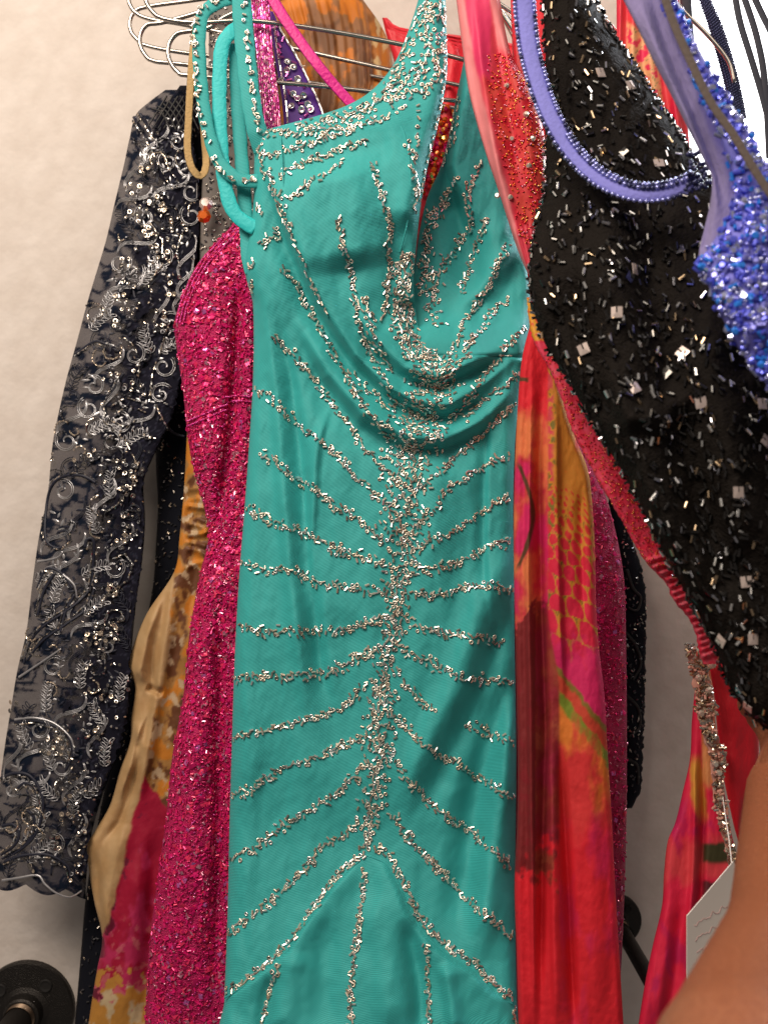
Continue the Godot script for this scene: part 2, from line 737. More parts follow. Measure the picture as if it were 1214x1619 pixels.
	ramp.set_color(0, Color(0.94, 0.93, 0.92))
	ramp.set_color(1, Color(1, 1, 1))
	var wt := noise_tex(0.012, 33, false, 4.0, 5)
	wt.color_ramp = ramp
	wall.albedo_texture = wt
	M.wall = wall
	M.iron = mat(lin(0.030, 0.027, 0.025), 0.42, 0.7)
	M.iron.heightmap_enabled = true
	M.iron.heightmap_texture = noise_tex(0.08, 40)
	M.iron.heightmap_scale = 0.08
	M.iron.uv1_triplanar = true
	M.iron.uv1_scale = Vector3(12, 12, 12)
	M.iron_thread = mat(lin(0.30, 0.22, 0.16), 0.35, 1.0)
	M.hole = mat(lin(0.008, 0.007, 0.007), 0.8)
	M.skin = mat(lin(0.46, 0.18, 0.088), 0.42)
	var tone := Gradient.new()
	tone.set_color(0, Color(0.66, 0.56, 0.52))
	tone.set_color(1, Color(1, 1, 1))
	var pores := noise_tex(0.05, 61, false, 4.0, 5)
	pores.color_ramp = tone
	M.skin.albedo_texture = pores
	M.skin.subsurf_scatter_enabled = true
	M.skin.subsurf_scatter_strength = 0.06
	M.skin.uv1_triplanar = true
	M.skin.uv1_scale = Vector3(14, 14, 14)
	M.skin.heightmap_enabled = true
	M.skin.heightmap_texture = noise_tex(0.09, 60)
	M.skin.heightmap_scale = 0.06
	M.paper = mat(lin(0.72, 0.66, 0.62), 0.8)
	M.ink = mat(lin(0.56, 0.36, 0.35), 0.8)
	M.white_paint = mat(lin(0.8, 0.79, 0.77), 0.5)
	var glow := mat(Color.WHITE, 0.5)
	glow.emission_enabled = true
	glow.emission = Color(0.97, 0.98, 1.0)
	glow.emission_energy_multiplier = 2.2
	M.daylight = glow

# ------------------------------------------------------------------ the setting
func setting() -> void:
	var eye_wall := 1.30
	# window opening in the wall, top right
	var wx0 := P(1085, 0, eye_wall).x
	var wx1 := P(1560, 0, eye_wall).x
	var wy0 := P(0, 335, eye_wall).y
	var wy1 := P(0, -760, eye_wall).y
	var wall := Node3D.new()
	wall.name = "wall"
	wall.set_meta("kind", "structure")
	add_child(wall)
	for b in [[-2.2, wx0, -0.05, 3.1], [wx0, wx1, -0.05, wy0], [wx0, wx1, wy1, 3.1], [wx1, 2.2, -0.05, 3.1]]:
		var bm := BoxMesh.new()
		bm.size = Vector3(b[1] - b[0], b[3] - b[2], 0.14)
		var o := MeshInstance3D.new()
		o.name = "wall_panel"
		o.mesh = bm
		o.material_override = M.wall
		wall.add_child(o, true)
		o.position = Vector3((b[0] + b[1]) * 0.5, (b[2] + b[3]) * 0.5, -0.07)
	var win := thing("window", "bright overexposed daylight window in the wall at top right", "window", Vector3((wx0 + wx1) * 0.5, wy0, -0.06))
	var pm := BoxMesh.new()
	pm.size = Vector3(wx1 - wx0 - 0.02, wy1 - wy0 - 0.02, 0.006)
	var pane := MeshInstance3D.new()
	pane.name = "window_pane"
	pane.mesh = pm
	pane.material_override = M.daylight
	win.add_child(pane)
	pane.position = Vector3(0, (wy1 - wy0) * 0.5, -0.04)
	for e in [[Vector3(-(wx1 - wx0) * 0.5 + 0.012, (wy1 - wy0) * 0.5, -0.02), Vector3(0.024, wy1 - wy0 - 0.004, 0.03)], [Vector3((wx1 - wx0) * 0.5 - 0.012, (wy1 - wy0) * 0.5, -0.02), Vector3(0.024, wy1 - wy0 - 0.004, 0.03)], [Vector3(0, 0.012, -0.02), Vector3(wx1 - wx0 - 0.05, 0.024, 0.03)]]:
		var bm := BoxMesh.new()
		bm.size = e[1]
		var o := MeshInstance3D.new()
		o.name = "window_frame"
		o.mesh = bm
		o.material_override = M.white_paint
		win.add_child(o, true)
		o.position = e[0]
	var day := AreaLight3D.new()
	day.name = "window_light"
	add_child(day)
	day.area_size = Vector2(wx1 - wx0 - 0.06, wy1 - wy0 - 0.06)
	day.position = Vector3((wx0 + wx1) * 0.5, (wy0 + wy1) * 0.5, -0.08)
	day.rotation = Vector3(0, PI, 0)
	day.light_color = Color(0.93, 0.96, 1.0)
	day.light_energy = 2.4
	day.shadow_enabled = true
	# pipe brackets screwed to the wall
	bracket(Vector2(45, 1592), 1.30, 75.0, "dark iron pipe flange on wall at bottom left corner")
	bracket(Vector2(972, 1452), 1.30, 40.0, "dark iron pipe flange mostly hidden behind red floral skirt")

func bracket(c: Vector2, d: float, rad_px: float, label: String) -> void:
	var at := P(c.x, c.y, d)
	var r := rad_px * d / FOC
	var o := thing("pipe_flange", label, "pipe flange", at, "iron pipe flanges on the wall")
	var st := new_st()
	var ax := Vector3(0, 0, 1)
	lathe(st, at, ax, [Vector2(0.0005, 0.0), Vector2(r, 0.0), Vector2(r, 0.006), Vector2(r * 0.97, 0.009), Vector2(r * 0.5, 0.011), Vector2(r * 0.40, 0.014), Vector2(r * 0.37, 0.026), Vector2(r * 0.33, 0.028), Vector2(0.0005, 0.028)])
	part(o, "plate", done(st), M.iron)
	for k in 4:
		var a := TAU * (k + 0.5) / 4.0 + 0.1
		var hs := new_st()
		var hp := at + Vector3(cos(a), sin(a), 0) * r * 0.68
		lathe(hs, hp, ax, [Vector2(0.0003, 0.0115), Vector2(r * 0.07, 0.0115), Vector2(r * 0.12, 0.0125), Vector2(r * 0.14, 0.0105)], 18)
		part(o, "screw_hole", done(hs), M.hole)
	var ts := new_st()
	var tp := []
	for k in 9:
		tp.append(Vector2(r * (0.305 if k % 2 == 0 else 0.285), 0.026 + k * 0.0016))
	lathe(ts, at, ax, tp, 28)
	part(o, "thread", done(ts), M.iron_thread)
	var ps := new_st()
	lathe(ps, at, ax, [Vector2(r * 0.28, 0.02), Vector2(r * 0.28, 0.40), Vector2(r * 0.26, 0.402), Vector2(0.0003, 0.402)], 28)
	part(o, "pipe", done(ps), M.iron)

# ------------------------------------------------------------------ hangers
func hangers() -> void:
	# loop pixels of the left end, lower bar goes on to the right
	var spec := [
		{"lp": [237, 10, 214, 18, 206, 34, 208, 51, 220, 65, 228, 71, 303, 85], "end": [596, 122, 800, 176], "d": 1.19, "d2": 1.20, "lb": "chrome wire hanger whose left loop reaches furthest left of the cluster"},
		{"lp": [239, -14, 212, -12, 204, -2, 208, 12, 220, 24, 249, 33, 311, 43], "end": [604, 108, 830, 158], "d": 1.16, "d2": 1.15, "lb": "chrome wire hanger with its left loop cut by the top edge"},
		{"lp": [300, 24, 255, 36, 233, 39, 223, 53, 222, 71, 230, 87, 245, 97, 305, 104], "end": [560, 142, 820, 190], "d": 1.14, "d2": 1.16, "lb": "chrome wire hanger with second lowest left loop beside the plaster"},
		{"lp": [330, 44, 301, 49, 281, 53, 269, 67, 266, 85, 271, 101, 283, 115, 305, 120], "end": [480, 134, 578, 144, 810, 170], "d": 1.10, "d2": 1.13, "lb": "chrome wire hanger with lowest left loop next to teal strap"},
		{"lp": [262, -22, 240, -20, 231, -6, 233, 6, 241, 18, 257, 29, 309, 36], "end": [420, 13 + 22, 628, 69, 840, 122], "d": 1.08, "d2": 1.10, "lb": "nearest chrome wire hanger crossing in front of the brown pleats"},
	]
	for s in spec:
		var o := thing("wire_hanger", s.lb, "hanger", P(640, -60, s.d), "chrome wire hangers")
		var pts := []
		var ex: Array = s.end
		var n: int = ex.size() / 2
		var lastx: float = ex[ex.size() - 2]
		var lasty: float = ex[ex.size() - 1]
		# neck, left arm, loop, bar, right loop, right arm, neck
		pts.append(Vector3(636, -62, s.d))
		pts.append(Vector3(480, -26, s.d))
		var lp: Array = s.lp
		pts.append(Vector3((lp[0] + 400) * 0.5, (lp[1] - 12) * 0.7, s.d))
		for k in range(0, lp.size(), 2):
			pts.append(Vector3(lp[k], lp[k + 1], s.d))
		for k in range(0, ex.size(), 2):
			pts.append(Vector3(ex[k], ex[k + 1], lerpf(s.d, s.d2, (ex[k] - 300.0) / 500.0)))
		pts.append(Vector3(lastx + 60, lasty + 8, s.d2))
		pts.append(Vector3(lastx + 82, lasty - 6, s.d2))
		pts.append(Vector3(lastx + 78, lasty - 26, s.d2))
		pts.append(Vector3(lastx + 50, lasty - 44, s.d2))
		pts.append(Vector3(770, -6, s.d2))
		pts.append(Vector3(660, -56, s.d))
		pts.append(Vector3(636, -62, s.d))
		part(o, "frame_wire", wire_mesh(pts, 0.0027), M.chrome)
		part(o, "hook", wire_mesh([Vector3(636, -60, s.d), Vector3(638, -110, s.d), Vector3(660, -140, s.d), Vector3(650, -185, s.d), Vector3(615, -180, s.d), Vector3(606, -150, s.d)], 0.0022), M.chrome)

# ------------------------------------------------------------------ teal gown
func teal_gown() -> void:
	var o := thing("teal_gown", "teal gown with rows of silver beads fanning from its centre", "gown", P(590, 1640, 1.05))
	# right half of the bodice, turned back behind the opening
	var b := sheet(40, 640,
		[40, 742, 80, 736, 130, 726, 180, 716, 230, 706, 270, 694, 310, 676, 360, 664, 420, 655, 500, 640, 640, 600],
		[40, 752, 80, 756, 130, 768, 180, 782, 250, 800, 330, 815, 400, 828, 480, 838, 560, 832, 640, 826],
		[40, 1.06, 200, 1.075, 300, 1.085, 400, 1.088, 460, 1.08, 560, 1.075, 640, 1.075], 0.012, 22)
	b.wob = 0.006
	b.fine = 0.0006
	fold(b, [738, 90, 725, 200, 716, 260, 735, 320, 752, 385], 0.012, 26, 8)
	fold(b, [700, 300, 730, 360, 760, 470], -0.014, 30, 26)
	fold(b, [790, 330, 775, 420, 770, 520], 0.010, 22, 22)
	fold(b, [835, 420, 790, 460, 740, 520], -0.010, 20, 22)
	fold(b, [825, 380, 770, 440, 720, 500], 0.008, 14, 14)
	# the main body: left cup, cowl folds, long skirt
	var s := sheet(-12, 1650,
		[-12, 664, 0, 661, 30, 652, 60, 641, 95, 626, 125, 605, 150, 578, 168, 545, 182, 505, 193, 465, 201, 435, 208, 410, 216, 404, 260, 402, 330, 400, 380, 392, 420, 386, 450, 392, 480, 400, 600, 400, 700, 394, 800, 387, 900, 379, 1000, 373, 1100, 369, 1200, 366, 1300, 363, 1400, 361, 1500, 358, 1570, 355, 1590, 354, 1650, 338],
		[-12, 704, 0, 704, 60, 706, 110, 707, 150, 702, 200, 692, 260, 677, 320, 666, 390, 658, 440, 654, 500, 658, 530, 668, 548, 690, 556, 730, 561, 790, 566, 834, 580, 834, 620, 822, 700, 814, 800, 811, 900, 812, 1000, 813, 1200, 816, 1400, 814, 1500, 815, 1600, 818, 1650, 824],
		[-12, 1.045, 150, 1.045, 300, 1.04, 450, 1.05, 520, 1.06, 620, 1.065, 800, 1.06, 1200, 1.055, 1340, 1.052, 1650, 0.99], 0.020, 24)
	s.wob = 0.0045
	s.bulge = 0.012
	s.full_r = 836.0
	s.fine = 0.0005
	# cup
	fold(s, [520, 250, 545, 340, 560, 430], 0.0177, 64.8, 69.0)
	fold(s, [404, 212, 434, 300, 458, 365, 480, 412, 500, 460, 524, 503, 562, 560, 615, 612, 660, 636, 710, 640, 765, 606, 832, 548], 0.0144, 32.4, 6.9)
	fold(s, [420, 290, 446, 370, 470, 430, 490, 480, 520, 530, 560, 585, 615, 636, 664, 662, 715, 662, 770, 632, 830, 575], -0.0110, 9.7, 18.4)
	fold(s, [470, 500, 520, 590, 575, 652, 640, 688, 700, 694, 760, 664, 828, 596], 0.0144, 21.6, 10.3)
	fold(s, [452, 500, 505, 602, 565, 676, 640, 716, 705, 716, 770, 684, 826, 622], -0.0088, 10.8, 29.9)
	fold(s, [560, 470, 590, 530, 640, 580, 690, 594, 750, 570, 800, 548], 0.0133, 17.3, 9.2)
	fold(s, [548, 500, 585, 560, 640, 604, 695, 616, 752, 590, 810, 560], -0.0110, 9.7, 13.8)
	fold(s, [640, 330, 632, 400, 628, 470, 640, 520], -0.0110, 23.8, 34.5)
	fold(s, [600, 160, 625, 220, 640, 300, 640, 380], 0.0077, 32.4, 20.7)
	fold(s, [652, 470, 655, 500, 664, 525], -0.0170, 17.3, 18.4)
	fold(s, [470, 190, 540, 185, 610, 170], -0.0044, 15.1, 16.1)
	# the skirt: long soft folds and darts
	fold(s, [432, 470, 462, 620, 478, 760, 488, 900, 506, 1050, 525, 1160], -0.0155, 10, 26)
	fold(s, [418, 450, 440, 620, 452, 800, 470, 1000, 490, 1160], 0.0124, 24, 12)
	fold(s, [522, 640, 503, 700, 492, 860, 500, 990], 0.0070, 4, 12)
	fold(s, [560, 960, 548, 1100, 536, 1240], -0.0062, 26, 26)
	fold(s, [772, 640, 765, 760, 764, 880, 770, 980], -0.0078, 5, 12)
	fold(s, [815, 850, 765, 955, 720, 1090, 660, 1210, 630, 1290], 0.0140, 30, 24)
	fold(s, [815, 940, 785, 1020, 745, 1120, 690, 1230, 655, 1300], -0.0120, 20, 26)
	fold(s, [813, 1040, 785, 1130, 752, 1240, 735, 1380, 722, 1490], -0.0150, 20, 28)
	fold(s, [820, 1100, 800, 1240, 775, 1400, 760, 1520], 0.0155, 20, 22)
	fold(s, [700, 700, 690, 840, 672, 960], 0.0062, 30, 24)
	fold(s, [405, 900, 400, 1100, 392, 1300, 390, 1500], 0.0062, 20, 30)
	# flared gore let into the knee
	fold(s, [355, 1586, 387, 1564, 421, 1536, 460, 1504, 481, 1470, 503, 1440, 524, 1412, 550, 1384, 578, 1356], 0.0085, 5, 26)
	fold(s, [578, 1356, 606, 1372, 625, 1404, 636, 1434, 652, 1462, 676, 1492, 714, 1522, 745, 1540, 775, 1574, 811, 1594], 0.0085, 5, 26)
	fold(s, [590, 1400, 612, 1500, 622, 1640], 0.0124, 30, 30)
	fold(s, [640, 1450, 660, 1540, 668, 1640], -0.0139, 14, 14)
	fold(s, [700, 1520, 712, 1580, 720, 1640], 0.0109, 18, 10)
	fold(s, [470, 1500, 450, 1580, 440, 1640], 0.0093, 26, 20)
	fold(s, [430, 1540, 420, 1600, 412, 1640], -0.0078, 10, 12)
	fold(s, [520, 1450, 512, 1550, 505, 1640], -0.0062, 22, 22)
	b.follow = s
	b.f0 = 470.0
	b.f1 = 552.0
	part(o, "bodice_panel", b.build(4.0), M.teal, "right half of the bodice folded back in shadow")
	var body := part(o, "body", s.build(3.6), M.teal)
	# raised seams of the gore
	for pl in [[355, 1578, 387, 1558, 421, 1529, 460, 1498, 481, 1464, 503, 1434, 524, 1405, 550, 1378, 578, 1352], [578, 1352, 610, 1366, 630, 1398, 641, 1428, 658, 1457, 680, 1487, 718, 1517, 749, 1534, 779, 1569, 811, 1588], [444, 215, 452, 330, 470, 402, 492, 456, 520, 503], [620, 180, 640, 215, 649, 280, 644, 350, 632, 400]]:
		var q := []
		for k in range(0, pl.size(), 2):
			q.append(Vector3(pl[k], pl[k + 1], s.depth(clampf(pl[k], 362, 808), pl[k + 1]) - 0.0002))
		var st := new_st()
		sweep_into(st, smooth_path(q), 0.0009, 0.0007, 6)
		part(body, "seam", done(st), M.teal)
	# cut-out straps at the left shoulder
	var straps := [
		[[Vector3(384, -30, 1.035), Vector3(372, -6, 1.03), Vector3(345, 4, 1.025), Vector3(322, 22, 1.025), Vector3(315, 60, 1.025), Vector3(318, 130, 1.025), Vector3(328, 200, 1.025), Vector3(347, 256, 1.025), Vector3(378, 284, 1.025), Vector3(410, 286, 1.028)], 10.5],
		[[Vector3(384, 40, 1.035), Vector3(365, 52, 1.03), Vector3(351, 76, 1.03), Vector3(347, 140, 1.03), Vector3(349, 220, 1.03), Vector3(357, 296, 1.03), Vector3(372, 338, 1.03), Vector3(404, 362, 1.03)], 11.5],
		[[Vector3(380, -30, 1.02), Vector3(384, 30, 1.02), Vector3(390, 100, 1.02), Vector3(397, 160, 1.02), Vector3(406, 205, 1.022), Vector3(416, 240, 1.03)], 15.5],
		[[Vector3(372, 70, 1.04), Vector3(376, 165, 1.04), Vector3(383, 263, 1.04), Vector3(388, 330, 1.04), Vector3(392, 400, 1.04), Vector3(398, 432, 1.04)], 11.0]]
	var bug := []
	var rin := []
	for k in straps.size():
		var ms := ribbon_mesh(straps[k][0], straps[k][1], 0.0042, 14, 1.0, 0.035)
		part(o, "strap", ms, M.teal_lining if k == 1 else M.teal_strap)
	for k in [0, 2]:
		var path := smooth_path(straps[k][0], 4.0)
		for q in path:
			for rep in 2:
				if rng.randf() < 0.42:
					var side := -0.0045 if k == 0 else 0.0035
					var w := Vector3(side + rng.randf_range(-0.003, 0.003), rng.randf_range(-0.003, 0.003), 0.0036)
					var a := rng.randf_range(0, TAU)
					var t := Transform3D(Basis(Vector3(cos(a), sin(a), 0), Vector3(-sin(a), cos(a), 0), Vector3(0, 0, 1)), q + w)
					(bug if rng.randf() < 0.65 else rin).append([t, rng.randi() % 5, 1.0])
	# rows of beads: polyline, half width, beads per 10 px
	var rows := [
		[[385, 799, 430, 827, 481, 842, 533, 868, 580, 881, 618, 898], 8, 3.4],
		[[640, 908, 695, 898, 738, 883, 777, 861, 808, 857], 8, 3.2],
		[[380, 891, 413, 900, 464, 904, 503, 923, 546, 930, 584, 934, 623, 934], 8, 3.2],
		[[657, 941, 695, 941, 738, 930, 781, 926, 809, 934], 8, 3.2],
		[[375, 988, 404, 998, 456, 998, 503, 998, 546, 996, 584, 983, 614, 973], 8, 3.4],
		[[635, 977, 670, 994, 713, 1003, 760, 1007, 794, 1020], 8, 3.4],
		[[373, 1075, 413, 1069, 460, 1069, 507, 1067, 546, 1050, 580, 1033, 605, 1024], 8, 3.4],
		[[635, 1024, 665, 1041, 695, 1056, 734, 1075, 773, 1073, 810, 1080], 8, 3.2],
		[[368, 1165, 404, 1159, 447, 1148, 498, 1135, 533, 1122, 554, 1110, 580, 1075], 7, 3.0],
		[[635, 1080, 661, 1101, 687, 1127], 7, 3.4], [[738, 1144, 768, 1157, 813, 1174], 8, 3.6],
		[[366, 1260, 400, 1245, 443, 1217, 481, 1204, 511, 1191, 550, 1176, 580, 1157], 7, 3.2],
		[[618, 1127, 653, 1161, 683, 1187, 725, 1208, 760, 1230, 790, 1251, 813, 1264], 7, 3.2],
		[[363, 1359, 404, 1340, 447, 1306, 486, 1282, 524, 1263, 563, 1225, 584, 1204], 7, 3.2],
		[[618, 1195, 644, 1230, 665, 1254, 687, 1276, 717, 1297, 751, 1319, 777, 1344, 809, 1370], 7, 3.2],
		[[361, 1473, 387, 1456, 421, 1434, 447, 1404, 481, 1374, 511, 1336, 546, 1323, 567, 1293], 7, 3.2],
		[[618, 1284, 640, 1314, 665, 1348, 695, 1378, 725, 1408, 751, 1434, 785, 1460, 809, 1481], 7, 3.2],
		[[357, 1569, 387, 1552, 421, 1522, 460, 1490, 481, 1456, 503, 1426, 524, 1396, 550, 1370, 576, 1347], 6, 3.4],
		[[593, 1336, 618, 1353, 638, 1391, 648, 1421, 665, 1451, 687, 1481, 725, 1509, 755, 1526, 785, 1561, 811, 1580], 6, 3.4],
		[[578, 1374, 571, 1430, 565, 1481, 558, 1537, 554, 1593, 552, 1640], 5, 3.2],
		[[674, 1494, 676, 1528, 678, 1575, 680, 1640], 4, 3.0], [[441, 1524, 430, 1550, 423, 1588, 405, 1640], 4, 2.6], [[812, 1593, 814, 1640], 3, 2.5],
		[[407, 207, 442, 213, 487, 211, 537, 205, 578, 196, 619, 184], 6, 3.6],
		[[470, 205, 502, 198, 547, 184, 583, 171, 610, 150, 630, 112, 650, 60], 9, 6.0],
		[[612, 160, 650, 130, 670, 100, 682, 60, 684, 0], 20, 6.5], [[655, 50, 668, 20, 680, -5], 16, 5.0], [[665, 150, 692, 120, 695, 60], 8, 3.0],
		[[419, 250, 449, 240, 479, 231, 516, 219, 560, 206, 600, 190], 6, 3.4], [[442, 279, 471, 260, 516, 248, 545, 233, 582, 221], 6, 3.2],
		[[434, 308, 462, 312, 487, 291, 512, 277, 545, 256], 5, 2.6],
		[[403, 212, 417, 262, 434, 299, 450, 341, 458, 365], 6, 3.0], [[458, 365, 479, 411, 499, 460, 524, 501], 3, 1.4],
		[[405, 324, 413, 341], 5, 4.0], [[415, 388, 442, 365], 8, 4.5], [[394, 423, 405, 411], 5, 4.5], [[396, 470, 400, 440], 4, 3.0],
		[[588, 258, 598, 291, 609, 324, 619, 357, 611, 390, 617, 423, 609, 448, 611, 477, 602, 509], 5, 3.4],
		[[534, 345, 541, 378, 549, 411, 557, 444, 561, 481, 569, 518, 578, 551, 602, 588, 623, 633], 5, 2.9],
		[[444, 423, 466, 444, 483, 477, 499, 505, 516, 542, 541, 584, 565, 629, 594, 666, 619, 695], 6, 2.9],
		[[434, 530, 462, 559, 499, 604, 532, 645, 557, 682, 578, 711, 607, 744, 635, 765], 6, 3.0],
		[[402, 614, 429, 629, 458, 658, 491, 687, 524, 711, 557, 748, 586, 773, 614, 806], 6, 3.0],
		[[413, 715, 442, 736, 471, 758, 498, 773, 524, 797, 554, 814, 580, 831, 610, 857], 7, 3.0],
		[[701, 4, 703, 132, 692, 198, 677, 247, 669, 297, 664, 362, 656, 430], 3, 5.0],
		[[660, 165, 661, 210, 655, 260], 2, 1.0], [[644, 225, 653, 260, 659, 300, 656, 340], 5, 2.6],
		[[829, 552, 804, 556, 775, 584, 755, 608, 726, 650, 705, 674, 677, 699], 6, 3.2],
		[[817, 592, 796, 612, 763, 633, 734, 666], 6, 3.2],
		[[812, 637, 784, 666, 751, 695, 722, 720, 693, 748, 668, 765], 5, 3.4],
		[[804, 720, 771, 732, 742, 752, 708, 771, 695, 793, 670, 819, 648, 836], 7, 3.2],
		[[803, 784, 773, 801, 743, 823, 717, 840, 683, 857, 648, 870], 6, 3.0],
		[[812, 512, 784, 530, 755, 545, 730, 567, 709, 596], 6, 3.0], [[740, 540, 722, 545, 709, 571, 693, 608], 6, 3.0],
		# the dense stem down the middle
		[[640, 400, 636, 470, 640, 520, 655, 570], 20, 14], [[664, 400, 660, 460, 650, 500], 5, 6], [[660, 530, 686, 560, 694, 600], 30, 18], [[692, 590, 674, 640, 655, 680], 38, 20],
		[[655, 670, 650, 720, 644, 770], 40, 17], [[644, 760, 640, 810, 640, 850], 32, 12], [[640, 840, 637, 880, 631, 930], 24, 8],
		[[631, 920, 624, 970, 618, 1028], 17, 9], [[618, 1020, 610, 1060, 605, 1100], 18, 9], [[605, 1090, 600, 1140, 597, 1190], 22, 9], [[597, 1180, 592, 1230, 588, 1280], 20, 9], [[588, 1270, 584, 1310, 580, 1345], 11, 7],
		[[545, 590, 580, 620, 620, 650], 10, 2.0], [[578, 470, 590, 540, 620, 590], 8, 2.5]]
	var rowsb := [
		[[717, 120, 717, 165, 711, 231, 700, 264], 4, 4.0], [[727, 155, 719, 198, 714, 237], 4, 2.4], [[757, 257, 749, 280, 739, 316], 4, 2.6], [[711, 297, 698, 323, 694, 349], 5, 3.0],
		[[722, 279, 709, 308, 693, 337, 685, 361], 6, 3.0], [[749, 275, 740, 299, 742, 357, 726, 382, 705, 415, 693, 427, 685, 468, 672, 493], 6, 3.2],
		[[767, 345, 747, 407, 734, 444, 726, 468], 6, 3.4], [[800, 386, 784, 427, 775, 448, 751, 485, 734, 510], 6, 3.4],
		[[804, 472, 779, 489, 755, 526, 730, 556], 6, 3.4], [[829, 518, 804, 542, 792, 556], 5, 3.4], [[751, 485, 734, 510, 722, 538, 714, 556], 6, 3.4], [[680, 330, 672, 400, 668, 470], 8, 4.0], [[690, 400, 685, 480, 690, 520], 14, 3.0]]
	var taken := {}
	for set_ in [[s, rows], [b, rowsb]]:
		var cloth: Sheet = set_[0]
		for rw in set_[1]:
			var poly := line2(rw[0])
			var tot: float = along(poly, 0.0)[2]
			var n := int(tot * rw[2] / 10.0 * 1.65)
			var hw: float = rw[1]
			for i in n:
				var c := along(poly, (i + rng.randf_range(-0.8, 0.8)) / maxf(n, 1.0))
				if c.is_empty():
					continue
				var a: float = c[1]
				var off := clampf(rng.randfn(0.0, 0.55), -1.2, 1.2) * hw
				var q: Vector2 = c[0] + Vector2(-sin(a), cos(a)) * off
				if not cloth.inside(q.x, q.y, 3.0) or cloth == b and q.y > 556.0:
					continue
				var cell := Vector2i(q / 4.1)
				var near := false
				for gx in [-1, 0, 1]:
					for gy in [-1, 0, 1]:
						var other: Vector2 = taken.get(cell + Vector2i(gx, gy), Vector2(-99, -99))
						near = near or other.distance_to(q) < 4.1
				if near:
					continue
				taken[cell] = q
				var ba := -a + rng.randfn(0.0, 0.7) + (PI * 0.5 if rng.randf() < 0.3 else 0.0)
				var z := rng.randf_range(0.85, 1.15)
				if rng.randf() < 0.58:
					bug.append([bead_on(cloth, q.x, q.y, 0.0013, ba, 0.25, z), rng.randi() % 5, 1.0])
				else:
					rin.append([bead_on(cloth, q.x, q.y, 0.0010, ba, 0.3, z), rng.randi() % 5, 1.0])
	var mm := [M.champagne, M.champagne2, M.silver, M.champagne, M.smoke]
	sew(o, "bugle_bead", bugle(0.0043, 0.00108), mm, bug, 300, "bugle_bead_field")
	sew(o, "ring_bead", ring_bead(0.00155, 0.00072), mm, rin, 300, "ring_bead_field")

